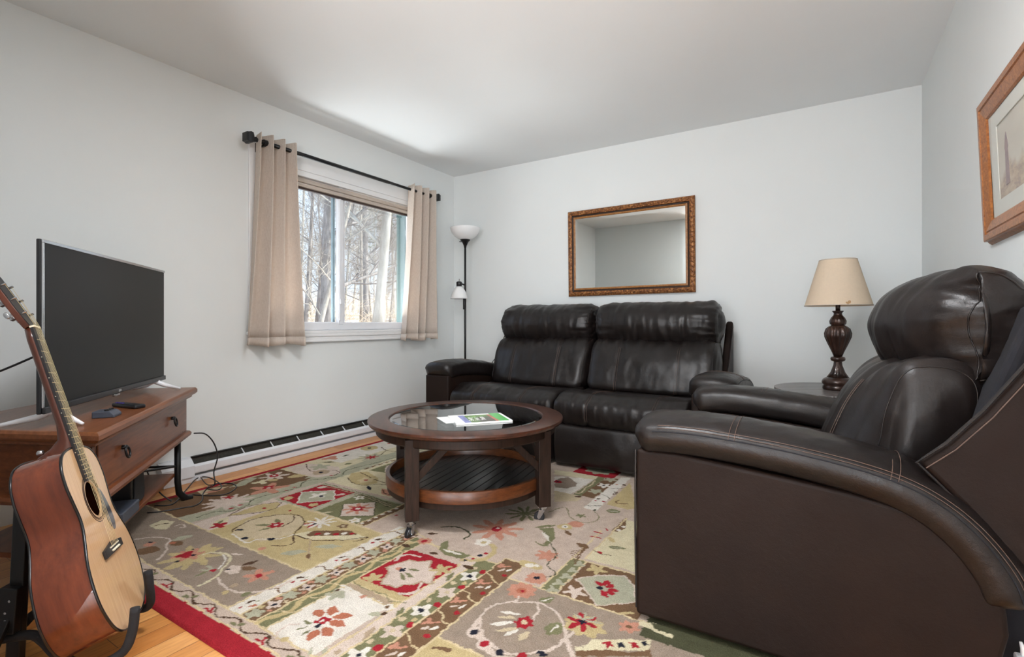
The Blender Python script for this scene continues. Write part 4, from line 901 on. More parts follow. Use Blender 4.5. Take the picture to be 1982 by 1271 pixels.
q = MB().box(-a + .06, a - .06, -.019, -.016, -b + .04, b - .04); q.build('print', 'faded_print', pc)
plain('print_tower', srgb(176, 158, 158), .8, var=.12, vscale=30)
q = MB(); X0 = -a + .075 + .085
q.prism([(X0 - .02, -.09), (X0 + .02, -.09), (X0 + .014, .02), (X0 + .018, .03), (X0 + .012, .05), (X0 + .005, .07), (X0, .08), (X0 - .006, .07), (X0 - .012, .05), (X0 - .018, .03), (X0 - .014, .02)], -.0205, -.0192, 'y')
q.build('printed_tower', 'print_tower', pc)
MB().add([(-a, -.0255, -b), (a, -.0255, -b), (a, -.0255, b), (-a, -.0255, b)], [(0, 1, 2, 3)]).build('glass', 'picture_glass', pc)

# ================================================================ leather seating
SEAT = [(.03, .46), (.10, .488), (.25, .485), (.45, .46), (.56, .46), (.56, .34), (.30, .30), (.05, .285), (-.015, .32), (-.03, .39), (-.015, .435)]
FOOT = [(.0, .285), (.06, .29), (.10, .28), (.10, .05), (.05, .035), (.005, .05), (-.015, .12), (-.018, .20)]
LUMB = [(.475, .47), (.49, .56), (.535, .68), (.60, .775), (.68, .825), (.80, .84), (.86, .78), (.84, .60), (.78, .45), (.60, .43)]
HEAD = [(.615, .90), (.612, .96), (.645, 1.025), (.715, 1.075), (.80, 1.095), (.89, 1.08), (.945, 1.01), (.95, .90), (.90, .80), (.80, .775), (.70, .785), (.645, .83)]
def wr_head(seams):
    def d(x, y, z, u):
        a = .006 * fbm(x * 26, y * 5, z * 5, 2) + .004 * fbm(x * 6, y * 6, z * 6)
        low = max(0, (.90 - z) / .12); a += .012 * low * fbm(x * 34, y * 4, z * 3, 2) * (y < .80)
        a += .010 * max(0, abs(u) - .55) * 2.2 * fbm(x * 6, y * 9, z * 34, 2)
        for s in seams: a -= .005 * math.exp(-((x - s) / .006) ** 2)
        return a
    return d
def wr_lumb(seams):
    def d(x, y, z, u):
        a = .005 * fbm(x * 14, y * 5, z * 5 + 7, 3) + .006 * fbm(x * 4, y * 4, z * 4 + 3)
        top = max(0, (z - .70) / .1); a += .010 * min(top, 1.2) * fbm(x * 26, y * 4, z * 4, 2)
        for s in seams: a -= .006 * math.exp(-((x - s) / .006) ** 2)
        return a
    return d
def wr_seat(seams):
    def d(x, y, z, u):
        a = .004 * fbm(x * 9, y * 9, z * 6, 3)
        if y < .12: a += .0075 * fbm(x * 38, y * 3, z * 5, 2) * min(1, (.14 - y) * 10)
        for s in seams: a -= .006 * math.exp(-((x - s) / .006) ** 2)
        return a
    return d
def wr_foot(x, y, z, u): return .006 * fbm(x * 6, y * 6, z * 4 + 5, 3)
def seams_of(xs, prof, j0, j1, x0, x1, recede, lift=.002, gap=.007):
    """pairs of stitch lines that follow a cushion's front"""
    P = crom(prof, 96); lo, hi = P.min(0), P.max(0); c = (lo + hi) / 2; hw = (hi - lo) / 2; mb = MB()
    for s in xs:
        for g in (-gap, gap):
            pts = []; u = abs(s + g - (x0 + x1) / 2) / ((x1 - x0) / 2)
            for j in range(j0, j1):
                q = P[j % 96]; n = (q - c) / np.linalg.norm(q - c); wf = min(1, max(0, (c[0] - q[0]) / hw[0] + .25))
                pts.append((s + g, q[0] + n[0] * lift + recede * u ** 2.2 * wf, q[1] + n[1] * lift))
            mb.tube(pts, .0009, 5)
    return mb
def idx(prof, pt):
    P = crom(prof, 96); return int(np.argmin(np.linalg.norm(P - np.array(pt), axis=1)))

def seat_bay(root, x0, x1, rec=(.02, .05, .06), r=(.05, .07, .09), seams=True, dy=0, xe=0):
    HEAD_ = [(a + dy, b) for a, b in HEAD]; x1b = x1; x1 = x1 + xe
    w = x1 - x0; s2 = [x0 + w * .27, x1 - w * .27]
    c = cushion(SEAT, x0, x1b, r[0] * .7, 60, 90, .01, rec[0], wr_seat(s2)).build('seat_cushion', 'leather', root, smooth=True)
    if seams:
        i0, i1 = idx(SEAT, (.45, .46)), idx(SEAT, (-.015, .33))
        a, b = (i1, i0 + 96) if i1 > i0 else (i1, i0)
        mb = MB(); P = crom(SEAT, 96)
        seams_of(s2, SEAT, a, b, x0, x1, rec[0]).build('stitching', 'stitch', c)
    cushion(FOOT, x0 + .006, x1b - .006, .03, 40, 60, .004, 0, wr_foot).build('footrest', 'leather', root, smooth=True)
    q = cushion(LUMB, x0 + .006, x1 - .006, r[1], 60, 96, .02, rec[1], wr_lumb(s2)); c = q.build('back_cushion', 'leather', root, smooth=True)
    for i in (8, -9): MB().tube([tuple(p) for p in q.rings[i]], .0022, 5, closed=True).build('welt', 'leather', c, smooth=True)
    if seams: seams_of(s2, LUMB, 0, idx(LUMB, (.60, .775)) , x0, x1, rec[1]).build('stitching', 'stitch', c)
    q = cushion(HEAD_, x0 + .012, x1 - .012, r[2], 70, 110, .03, rec[2], wr_head([])); c = q.build('head_cushion', 'leather', root, smooth=True)
    for i in (8, -9): MB().tube([tuple(p) for p in q.rings[i]], .0022, 5, closed=True).build('welt', 'leather', c, smooth=True)

# arm: body with a curved rear, padded top
PANEL = [(.0, .03), (.0, .548), (.12, .549), (.26, .539), (.42, .525), (.56, .511), (.66, .493), (.74, .460), (.806, .396), (.85, .312), (.856, .24), (.84, .16), (.80, .03)]
def arm_parts(root, xi, xo, light=True, low=.048):
    """xi inner x, xo outer x of the arm (xo may be smaller: mirrored)"""
    lo, hi = min(xi, xo), max(xi, xo); sg = 1 if xo > xi else -1
    a = MB().prism(PANEL, lo + .012, hi - .006, 'x').build('arm', 'leather_panel', root, bevel=.012, seg=3, auto=30)
    path = [(0, -.012, .575), (0, .03, .590), (0, .14, .598), (0, .30, .592), (0, .45, .577), (0, .60, .552), (0, .70, .517), (0, .78, .455), (0, .84, .37), (0, .865, .29)]
    xc = (lo + hi) / 2; hwid = (hi - lo) / 2 + .008
    path = [(xc, p[1], p[2]) for p in path]
    n = 44; sec = [(sg * hwid * p[0], p[1]) for p in crom([(1, .018), (.90, .034), (.6, .050), (.2, .060), (-.3, .061), (-.75, .048), (-.97, .018), (-1, -.012), (-.9, -low), (0, -low), (.84, -low), (.95, -low + .012), (.99, -.006)], n)]
    dsp = lambda x, y, z: .0035 * fbm(x * 9, y * 9, z * 9 + 2) + .0022 * fbm(x * 30, y * 30, z * 30)
    pad = sweep(path, sec, (1, 0, 0), (.055, .04), 70, disp=dsp).build('arm_pad', 'leather', root, smooth=True)
    P = crom(path, 70, closed=False)
    mb = MB()
    # side seam: runs along the outer edge just above mid height
    def side_pt(i, s, h):
        a_ = P[max(i - 1, 0)]; b_ = P[min(i + 1, 69)]; T = Vector(b_ - a_).normalized(); N = Vector((1, 0, 0)).cross(T).normalized()
        if N.z < 0: N = -N
        return Vector(P[i]) + Vector((s, 0, 0)) + N * h
    for (h, k_) in ((.0275, .955), (.0355, .915)):
        mb.tube([side_pt(i, sg * hwid * k_, h) for i in range(6, 67)], .0009, 5)
    for f_ in (.30, .66):
        for g_2 in (-.008, .008):
            i = int(f_ * 69); j = i
            pts = []
            for k in range(0, 19):
                q = side_pt(i, sec[k][0], sec[k][1] + .0016); q.y += g_2; pts.append(q)
            mb.tube(pts, .0009, 5)
    mb.build('stitching', 'stitch', pad)
    gr = MB().tube([side_pt(i, sg * (hwid + .0002), .0185) for i in range(5, 68)], .0018, 5); gr.build('welt', 'dark_fabric', pad)
    if light:
        w = MB(); xw = hi - .010 if sg > 0 else lo + .010
        w.tube([(xw, .002, .05), (xw, -.002, .3), (xw, -.001, .545)], .0035, 6); w.build('welt', 'leather', a)

WING = [(.700, .600), (.755, .652), (.82, .735), (.90, .86), (.955, .965), (.985, 1.0), (.995, .90), (.99, .60), (.97, .40), (.875, .37), (.86, .40), (.78, .51)]
def back_wing(root, x, sg, th=.045, zk=1.0):
    WG = [(a, .4 + (b - .4) * zk) for a, b in WING]
    w = MB().prism(WG, min(x, x - sg * th), max(x, x - sg * th), 'x').build('back_wing', 'leather_panel', root, bevel=.014, seg=3, auto=30)
    e = [(p[0] + .014, p[1] - .010) for p in WG[:5]]
    MB().tube([(x + sg * .001, a, b) for a, b in e], .0014, 5).build('stitching', 'stitch', w)
    MB().tube([(x + sg * .0, a - .004, b + .003) for a, b in ([(.80, .49), (.70, .598)] + WG[1:5])], .004, 6).build('welt', 'leather', w)
def shell(root, x0, x1):
    MB().prism([(.80, .12), (.80, .60), (.86, .80), (.92, .98), (.97, 1.02), (.99, .96), (.985, .12)], x0, x1, 'x').build('back_shell', 'dark_fabric', root, bevel=.02, seg=3)
    MB().box(x0, x1, .12, .90, .06, .33).build('base_frame', 'dark_fabric', root, bevel=.01)

sofa = thing('reclining_sofa', 'dark brown leather two-seat reclining sofa against the back wall under the mirror', 'sofa', (-1.505, 2.885, 0))
sofa.scale = (1, 1, 1)
shell(sofa, -.86, .86)
arm_parts(sofa, -.86, -1.10, False, .062); arm_parts(sofa, .86, 1.10, False, .062)
seat_bay(sofa, -.855, -.004, (.02, .03, .035), (.05, .07, .07)); seat_bay(sofa, .004, .855, (.02, .03, .035), (.05, .07, .06), xe=.055)
back_wing(sofa, -.945, -1, .05, .92); back_wing(sofa, .950, 1, .05, .93)

rc = thing('recliner_chair', 'large dark brown leather recliner armchair in the right foreground', 'armchair', (-.505, 2.055, 0), rotz=R(-90))
shell(rc, -.40, .40)
arm_parts(rc, .30, .525); arm_parts(rc, -.30, -.525, False)
seat_bay(rc, -.335, .335, (.03, .13, .20), (.05, .055, .07), dy=.02)
back_wing(rc, .485, 1, .045); back_wing(rc, -.485, -1, .045)
# white plug lead on the floor beside the recliner's rear
cd = thing('charging_cable', 'white plug and lead beside the rear corner of the recliner chair', 'cable', (.385, 1.585, .0))
MB().box(-.016, .016, -.014, .014, .13, .185).build('adapter', 'white_plastic', cd, bevel=.005)
MB().tube([(0, 0, .185), (-.002, .0, .20), (-.006, .0, .215)], [.007, .005, .003], 10).build('plug', 'white_plastic', cd, smooth=True)
MB().tube([(.004, .0, .132), (.010, .006, .08), (.012, .010, .03), (.018, .03, .004)], .0028, 8).build('lead', 'white_plastic', cd, smooth=True)

# ================================================================ round coffee table on castors
CT = (-1.56, 2.05); CTA = math.atan2(-.457, .405) # leg grid angle
ct = thing('coffee_table', 'round dark wood coffee table on castors with glass inset top', 'coffee table', (CT[0], CT[1], 0), rotz=math.atan2(.457, .405))
ZT = .472
def disc_ring(ro, ri, prof_o, mat, name, parent, n=96, ri_prof=None):
    pr = prof_o + (ri_prof or [])
    v = []; f = []
    for (r, z) in pr:
        for k in range(n):
            a = 2 * math.pi * k / n; v.append((r * math.cos(a), r * math.sin(a), z))
    m_ = len(pr)
    for i in range(m_):
        i2 = (i + 1) % m_
        for k in range(n): f.append((i * n + k, i * n + (k + 1) % n, i2 * n + (k + 1) % n, i2 * n + k))
    return MB().add(v, f).build(name, mat, parent, auto=35)
disc_ring(0, 0, [(.385, ZT - .030), (.468, ZT - .030), (.486, ZT - .022), (.492, ZT - .010), (.490, ZT - .002), (.484, ZT), (.392, ZT), (.388, ZT - .003), (.386, ZT - .008)], 'walnut_table', 'top_rim', ct)
disc_ring(0, 0, [(.400, ZT - .072), (.447, ZT - .072), (.452, ZT - .066), (.452, ZT - .030), (.400, ZT - .030)], 'walnut_leg', 'apron', ct)
gl = MB().lathe([(.386, ZT - .012), (.386, ZT - .006), (.374, ZT - .002), (.0001, ZT - .002)], n=96, cap=False); gl.lathe([(.386, ZT - .012), (.0001, ZT - .012)], n=96, cap=False)
gl.build('glass_top', 'table_glass', ct, fix=False)
for k in range(4):
    a = R(90) * k + R(45); cx, cy = .4305 * math.cos(a), .4305 * math.sin(a)
    cx, cy = .305 * (1 if math.cos(a) > 0 else -1), .305 * (1 if math.sin(a) > 0 else -1)
    w = .030
    lg = MB().box(cx - w, cx + w, cy - w, cy + w, .082, ZT - .035).build('leg', 'walnut_leg', ct, bevel=.003)
    for (dx, dy) in ((-1, 0), (0, -1)):
        sx_, sy_ = (1 if cx > 0 else -1), (1 if cy > 0 else -1); ux, uy = dx * sx_, dy * sy_
        b_ = MB(); p0 = (0, 0); L_ = .16
        poly = [(.026, .245), (.026, .290), (.150, .412), (.195, .412)]
        if ux: b_.prism([(cx + ux * p, z) for p, z in poly], cy - .013, cy + .013, 'y')
        else: b_.prism([(cy + uy * p, z) for p, z in poly], cx - .013, cx + .013, 'x')
        b_.build('brace', 'walnut_leg', lg, bevel=.002)
    aw = random.Random(k + 2).uniform(0, 6.28) if k else 2.2
    aw = [2.4, .9, 4.0, 2.6][k]
    M = Matrix.Translation((cx, cy, 0)) @ Matrix.Rotation(aw, 4, 'Z')
    MB().tube([(.018, -.010, .027), (.018, .010, .027)], .025, 24).xf(M).build('castor_wheel', 'black_plastic', ct, bevel=.004)
    f_ = MB(); f_.box(-.022, .022, -.020, .020, .076, .083); f_.tube([(0, 0, .062), (0, 0, .078)], .014, 12)
    for s in (-1, 1): f_.prism([(-.012, .064), (.016, .064), (.026, .030), (.020, .020), (.012, .022)], s * .013 - .0015, s * .013 + .0015, 'y')
    f_.tube([(.018, -.016, .027), (.018, .016, .027)], .005, 8)
    f_.xf(M).build('castor_fork', 'silver_metal', ct)
disc_ring(0, 0, [(.378, .154), (.403, .154), (.405, .156), (.405, .205), (.403, .208), (.386, .208), (.384, .205), (.384, .160)], 'walnut_edge', 'shelf_rim', ct)
disc_ring(0, 0, [(.370, .126), (.396, .126), (.398, .128), (.398, .153), (.370, .153)], 'walnut_leg', 'shelf_apron', ct)
# planked lower shelf
sh = MB()
for k in range(16):
    x0_ = -.384 + .048 * k; x1_ = x0_ + .0445; pts = []
    lo_, hi_ = max(x0_, -.383), min(x1_, .383)
    if hi_ <= lo_: continue
    xs = np.linspace(lo_, hi_, 6); top = [(x, math.sqrt(max(0, .383 ** 2 - x * x))) for x in xs]
    sh.prism([(y, x) for x, y in top[::-1]] + [(-y, x) for x, y in top], .150, .166, 'z')
plain('shelf_black', (.012, .010, .010, 1), .30, var=.25, vscale=10, coat=.2)
sh.xf(Matrix.Rotation(R(50.2), 4, 'Z')); sh.build('plank_shelf', 'shelf_black', ct, bevel=.0015)
MB().lathe([(.383, .140), (.383, .151)], n=64).build('shelf_base', 'frame_groove', ct)

# magazine and leaflet on the glass
mg = thing('magazine', 'magazine with a green and white cover lying on the glass tabletop', 'magazine', (-1.50, 2.07, ZT - .002))
P4 = [at(883, 822, ZT), at(992, 815, ZT), at(963, 788, ZT), at(881, 790, ZT)]
bx, by = P4[0]; ux = Vector((P4[1][0] - bx, P4[1][1] - by)); Lm = .275; Wm = .21; ux.normalize(); uy = Vector((-ux.y, ux.x))
mg.location = (bx, by, ZT - .0018); mg.rotation_euler = (0, 0, math.atan2(ux.y, ux.x))
MB().box(0, Lm, 0, Wm, 0, .007).build('pages', 'paper', mg, bevel=.001)
plain('cover_green', srgb(92, 190, 92), .25, var=.05, coat=.3); plain('cover_brown', srgb(82, 72, 58), .25, var=.35, vscale=30, coat=.3); plain('cover_lavender', srgb(148, 152, 205), .25, var=.2, vscale=40, coat=.3)
plain('cover_leaf', srgb(110, 150, 72), .25, var=.5, vscale=45, coat=.3); plain('cover_rust', srgb(190, 110, 80), .25, var=.2, coat=.3); plain('ink_white', srgb(248, 248, 248), .4)
z = .0072
cv = MB().box(.0, Lm, 0, Wm, .0066, z); cv.build('cover', 'paper', mg)
MB().box(.045, .075, .006, Wm - .02, z, z + .0003).build('cover_photo', 'cover_lavender', mg)
MB().box(.075, .12, .006, Wm - .03, z, z + .0003).build('cover_photo', 'cover_leaf', mg)
MB().box(.12, .205, .006, Wm - .05, z, z + .0003).build('cover_photo', 'cover_brown', mg)
MB().box(.12, .195, Wm - .09, Wm - .03, z + .0003, z + .0005).build('cover_photo', 'cover_leaf', mg)
MB().prism([(.196, .006), (.212, .006), (.206, Wm - .03), (.190, Wm - .03)], z + .0005, z + .0008).build('cover_stripe', 'cover_rust', mg)
MB().box(.208, Lm - .014, .006, Wm - .004, z, z + .0004).build('cover_band', 'cover_green', mg)
for k, t_ in enumerate(('Every', 'Four', 'Years')):
    fc = bpy.data.curves.new('cover_title', 'FONT'); fc.body = t_; fc.size = .036; fc.extrude = .0002; fc.offset = .0001; fc.materials.append(MATS['ink_white'])
    tmp_ = bpy.data.objects.new('tmp', fc); COL.objects.link(tmp_); bpy.context.view_layer.update(); me_ = bpy.data.meshes.new_from_object(tmp_.evaluated_get(bpy.context.evaluated_depsgraph_get())); bpy.data.objects.remove(tmp_); fo = bpy.data.objects.new('cover_title', me_); COL.objects.link(fo); fo.parent = mg; fo.location = (.098 + .030 * k, .045, z + .0008); fo.rotation_euler = (0, 0, R(90))
lf = thing('leaflet', 'white printed leaflet tucked under the magazine on the glass tabletop', 'leaflet', (bx, by, ZT - .0019))
lf.rotation_euler = mg.rotation_euler
MB().box(-.03, .20, .06, .22, -.0001, .0012).xf(Matrix.Rotation(R(7), 4, 'Z')).build('sheet', 'paper', lf)
MB().box(.10, .205, .205, .222, .0013, .0016).xf(Matrix.Rotation(R(7), 4, 'Z')).build('printed_strip', 'cover_lavender', lf)

# ================================================================ side table and table lamp
stb = thing('side_table', 'round plank-topped side table in the corner behind the recliner', 'side table', (.10, 3.42, 0), rotz=R(27))
plain('table_grey', srgb(98, 92, 90), .35, var=.15, vscale=8, coat=.2)
tp = MB()
for k in range(10):
    y0_ = -.36 + .072 * k; y1_ = y0_ + .0670; ys = np.linspace(y0_, y1_, 6); tpz = [(math.sqrt(max(0, .362 ** 2 - y * y)), y) for y in ys]
    tp.prism(tpz + [(-x, y) for x, y in tpz[::-1]], .540, .562, 'z')
tp.build('plank_top', 'table_grey', stb, bevel=.0015)
MB().lathe([(.33, .50), (.345, .505), (.352, .540)], n=64).build('apron', 'walnut_leg', stb, auto=40)
for a in range(4):
    an = R(45 + 90 * a); MB().box(-.022, .022, -.022, .022, 0, .51).off((.27 * math.cos(an), .27 * math.sin(an), 0)).build('leg', 'walnut_leg', stb, bevel=.003)
MB().lathe([(.26, .14), (.27, .145), (.27, .165), (.26, .17)], n=48).build('lower_shelf', 'walnut_table', stb, auto=40)
tl = thing('table_lamp', 'turned bronze table lamp with a cream cone shade on the side table', 'table lamp', (.062, 3.40, .562))
MB().lathe([(.072, 0), (.076, .006), (.076, .020), (.070, .026), (.078, .034), (.080, .044), (.074, .058), (.060, .068), (.050, .074)], n=48).build('base', 'bronze', tl, smooth=True)
MB().lathe([(.055, .070), (.036, .100), (.022, .140), (.020, .160), (.020, .166)], n=60, flute=.12, nf=12, frange=(.072, .158)).build('stem', 'bronze', tl, smooth=True)
MB().lathe([(.020, .160), (.034, .166), (.037, .176), (.034, .186), (.020, .190)], n=40).build('collar', 'bronze', tl, smooth=True)
MB().lathe([(.020, .188), (.030, .215), (.050, .260), (.066, .300), (.068, .322), (.060, .348), (.044, .362), (.032, .368)], n=72, flute=.16, nf=12, frange=(.192, .362)).build('body', 'bronze', tl, smooth=True)
MB().lathe([(.030, .366), (.040, .376), (.042, .392), (.034, .410), (.022, .425), (.020, .436), (.028, .446), (.028, .450), (.015, .448)], n=60, flute=.1, nf=10, frange=(.37, .43)).build('finial', 'bronze', tl, smooth=True)
MB().tube([(0, 0, .445), (0, 0, .50)], .012, 16).build('neck', 'bronze', tl, smooth=True)
sh_ = MB().lathe([(.166, .478), (.092, .742), (.090, .742), (.164, .478)], n=64, cap=False).build('lamp_shade', 'shade_fabric', tl, auto=60, fix=True)
for (r_, z_) in ((.1665, .480), (.0925, .739)): 
    MB().tube([(r_ * math.cos(a), r_ * math.sin(a), z_) for a in np.linspace(0, 2 * math.pi, 48, endpoint=False)], .0022, 6, closed=True).build('trim', 'blind_fabric', sh_)
plain('stain', srgb(176, 140, 100), .9, var=.2, vscale=200)
vw = Vector((.0 - .062, 0 - 3.40, 0)).normalized(); a0 = math.atan2(vw.y, vw.x)
st = MB()
for (da, h, w_) in ((.28, .010, .006), (.33, .016, .007), (.24, .013, .004)):
    r_ = .166 - (h) * .28; pts = []
    for k in range(9):
        t = 2 * math.pi * k / 9; aa = a0 + da + w_ / r_ * math.cos(t) * (1 + .3 * math.sin(3 * t)); hh = h + .008 * math.sin(t) * w_ / .006; rr = .1668 - hh * .28
        pts.append((rr * math.cos(aa), rr * math.sin(aa), .478 + hh))
    st.add(pts, [tuple(range(9))])
st.build('stain', 'stain', sh_, fix=False)

# ================================================================ TV stand (corner unit) and what is on it
A = Vector((-2.85, 1.37)); B = Vector((-1.92, .634))
tvx = (A - B).normalized(); ang = math.atan2(tvx.y, tvx.x)          # local +x runs from the near to the far front corner
ts = thing('tv_stand', 'cherry wood corner television stand with one wide drawer and black metal legs', 'tv stand', (B.x, B.y, 0), rotz=ang)
FW = (A - B).length                                                 # 1.19; local -y... the room side is -y
def loc2(x, y):
    d = Vector((x, y)) - B; return (d.x * math.cos(ang) + d.y * math.sin(ang), -d.x * math.sin(ang) + d.y * math.cos(ang))
Cc, Dd = loc2(-2.55, .33), loc2(-3.13, 1.12)
side = 1 if Cc[1] > 0 else -1     # which way the back lies
top_o = [(0, 0), (FW, 0), Dd, Cc]
def inset(poly, d):
    c_ = Vector((sum(p[0] for p in poly) / 4, sum(p[1] for p in poly) / 4)); out = []
    n = len(poly)
    for i in range(n):
        p0, p1, p2 = Vector(poly[i - 1]), Vector(poly[i]), Vector(poly[(i + 1) % n])
        e1 = (p1 - p0).normalized(); e2 = (p2 - p1).normalized()
        n1 = Vector((-e1.y, e1.x)); n2 = Vector((-e2.y, e2.x))
        if n1.dot(c_ - p1) < 0: n1 = -n1
        if n2.dot(c_ - p1) < 0: n2 = -n2
        k = d / max(.2, 1 + n1.dot(n2)); out.append(tuple(p1 + (n1 + n2) * k))
    return out
def stack(levels):
    rows = []
    for (ins, z) in levels: rows.append([(p[0], p[1], z) for p in inset(top_o, ins)])
    mb = MB(); mb.grid(np.array(rows), wrap_v=True); n = 4; m_ = len(rows)
    mb.add(rows[0], [(0, 1, 2, 3)]); mb.add(rows[-1], [(0, 1, 2, 3)]); return mb
stack([(.030, .548), (.022, .552), (.020, .560), (.006, .568), (.0, .576), (.0, .590), (.006, .598), (.010, .600)]).build('top', 'cherry_top', ts, auto=25)
stack([(.042, .378), (.042, .550)]).build('body', 'cherry', ts)
stack([(.042, .378), (.030, .374), (.022, .364), (.024, .352), (.045, .350)]).build('base_moulding', 'cherry', ts, auto=25)
fy = .042 * side
dr = MB().box(.10, FW - .11, fy - side * .004, fy + side * .02, .388, .545).build('drawer', 'cherry', ts, bevel=.002)
gp = MB()
gp.box(.096, .100, fy - side * .0012, fy, .384, .548); gp.box(FW - .11, FW - .106, fy - side * .0012, fy, .384, .548); gp.box(.096, FW - .106, fy - side * .0012, fy, .545, .548)
gp.build('shadow_gap', 'frame_groove', ts)
for xk in (.10 + (FW - .21) * .20, .10 + (FW - .21) * .80):
    h_ = MB(); yk = fy - side * .004
    h_.tube([(xk, yk, .490), (xk, yk - side * .016, .490)], .008, 12); h_.lathe([(.011, -.002), (.013, 0), (.011, .002)], (xk, yk - side * .003, .490), 12)
    rg_ = [(xk + .017 * math.sin(a), yk - side * (.014 + .004 * (1 - math.cos(a))), .472 + .020 * math.cos(a)) for a in np.linspace(0, 2 * math.pi, 24, endpoint=False)]
    h_.tube(rg_, .0042, 8, closed=True); h_.build('ring_pull', 'black_metal', dr, smooth=True)
for (px, py) in inset(top_o, .075):
    ox = -.03 if px < FW / 2 else .03
    mb = MB().tube([(px, py, .36), (px, py, .12), (px + ox * .1, py - side * .006, .06), (px + ox * .7, py - side * .03, .022), (px + ox * 1.4, py - side * .05, .014)], [.015, .015, .016, .018, .019], 10)
    mb.build('leg', 'black_metal', ts, smooth=True)
lv = inset(top_o, .085)
mb = MB(); mb.add([(p[0], p[1], .148) for p in lv] + [(p[0], p[1], .166) for p in lv], [(3, 2, 1, 0), (4, 5, 6, 7)] + [(i, (i + 1) % 4, (i + 1) % 4 + 4, i + 4) for i in range(4)]); mb.build('lower_shelf', 'cherry', ts, bevel=.003)
li = inset(top_o, .075); mb = MB()
mb.tube([(li[1][0], li[1][1], .20), (li[3][0], li[3][1], .34)], .006, 8); mb.tube([(li[2][0], li[2][1], .20), (li[0][0], li[0][1], .20)], .006, 8); mb.tube([(li[1][0], li[1][1], .20), (li[2][0], li[2][1], .20)], .006, 8)
mb.build('cross_brace', 'black_metal', ts)

# television
T0 = Vector((-2.128, .552)); T1 = Vector((-2.914, 1.24)); td = (T1 - T0); TW = 1.035; ta = math.atan2(td.y, td.x)
tv = thing('television', 'flat screen television with a thin silver top bezel on the cherry stand', 'television', (T0.x, T0.y, .600), rotz=ta)
TZ0, TZ1 = .050, .614; sd = -side   # sd * y is towards the room
MB().box(0, TW, *sorted((0, sd * -.013)), TZ0, TZ1).build('casing', 'black_plastic', tv, bevel=.003)
MB().box(.14, TW - .14, *sorted((sd * -.012, sd * -.060)), TZ0 + .02, TZ0 + .34).build('rear_housing', 'black_plastic', tv, bevel=.012)
MB().box(.010, TW - .006, *sorted((sd * .0005, sd * .0025)), TZ0 + .022, TZ1 - .012).build('screen', 'tv_screen', tv)
MB().box(.002, TW - .002, *sorted((sd * .0, sd * .006)), TZ1 - .012, TZ1 - .001).build('top_bezel', 'frame_silver', tv, bevel=.0015)
MB().box(.002, .010, *sorted((sd * .0, sd * .006)), TZ0 + .02, TZ1 - .012).build('side_bezel', 'frame_silver', tv, bevel=.0015)
MB().box(.002, TW - .001, *sorted((sd * .0, sd * .010)), TZ0, TZ0 + .022).build('bottom_bezel', 'black_plastic', tv, bevel=.003)
MB().box(TW * .49, TW * .515, *sorted((sd * .010, sd * .0108)), TZ0 + .006, TZ0 + .015).build('badge', 'silver_metal', tv)
MB().box(TW * .455, TW * .50, *sorted((sd * .002, sd * .012)), TZ0 - .010, TZ0).build('sensor', 'silver_metal', tv, bevel=.002)
for xk in (.10, TW - .10):
    f_ = MB()
    for s in (1, -1):
        ln = .155 if s * sd < 0 else .10; f_.tube([(xk, -sd * .010, TZ0 + .004), (xk + (-.02 if xk < .5 else .02) , -sd * .010 + s * .04, .030), (xk + (-.05 if xk < .5 else .05), -sd * .010 + s * ln, .006)], [.013, .011, .005], 10)
    f_.build('foot', 'white_plastic', tv, smooth=True)

# remote controls and charging dock
def on_stand(name, label, cat, u, v, rz): 
    x_, y_ = at(u, v, .60); return thing(name, label, cat, (x_, y_, .600), rotz=rz)
dk = on_stand('control_dock', 'small grey box with black buttons beside the remote on the stand', 'dock', 207, 806, ang)
MB().prism([(-.034, 0), (.034, 0), (.034, .010), (.020, .024), (-.034, .024)], -.034, .034, 'y').xf(Matrix.Rotation(R(-90 * side), 4, 'Z')).build('body', 'grey_plastic', dk, bevel=.003)
for k in range(3): MB().tube([(-.020 + .020 * k, side * -.006, .022), (-.020 + .020 * k, side * -.006, .028)], .007, 14).build('button', 'black_plastic', dk)
rm = on_stand('remote_control', 'black remote control with purple keys on the television stand', 'remote control', 249, 788, R(100))
MB().box(-.022, .022, -.075, .075, .0, .016).build('body', 'black_plastic', rm, bevel=.006, seg=3)
plain('purple_rubber', srgb(60, 40, 130), .5)
mb = MB()
for k in range(4): mb.box(-.014, -.004, .02 + k * .012, .028 + k * .012, .016, .018)
mb.build('keys', 'purple_rubber', rm)

# boxes on the lower shelf
def on_shelf(name, label, cat, u, v, rz): 
    x_, y_ = at(u, v, .166); return thing(name, label, cat, (x_, y_, .166), rotz=rz)
sp = on_shelf('speaker', 'black angular speaker on the lower shelf of the stand', 'speaker', 262, 975, ang)
pr_ = [(-.07, 0), (.065, 0), (.075, .05), (.055, .16), (.0, .165), (-.07, .165)]
MB().prism(pr_, -.01, .20, 'y').build('cabinet', 'black_plastic', sp, bevel=.006, seg=3)
MB().prism([(-.055, .012), (.055, .012), (.062, .05), (.045, .145), (-.055, .150)], -.016, -.009, 'y').build('grille', 'foam_black', sp, bevel=.003)
cb = on_shelf('set_top_box', 'low dark grey box in front of the speaker on the lower shelf', 'electronics', 225, 1005, ang)
MB().box(-.09, .09, -.05, .11, 0, .048).build('case', 'grey_plastic', cb, bevel=.006, seg=3)

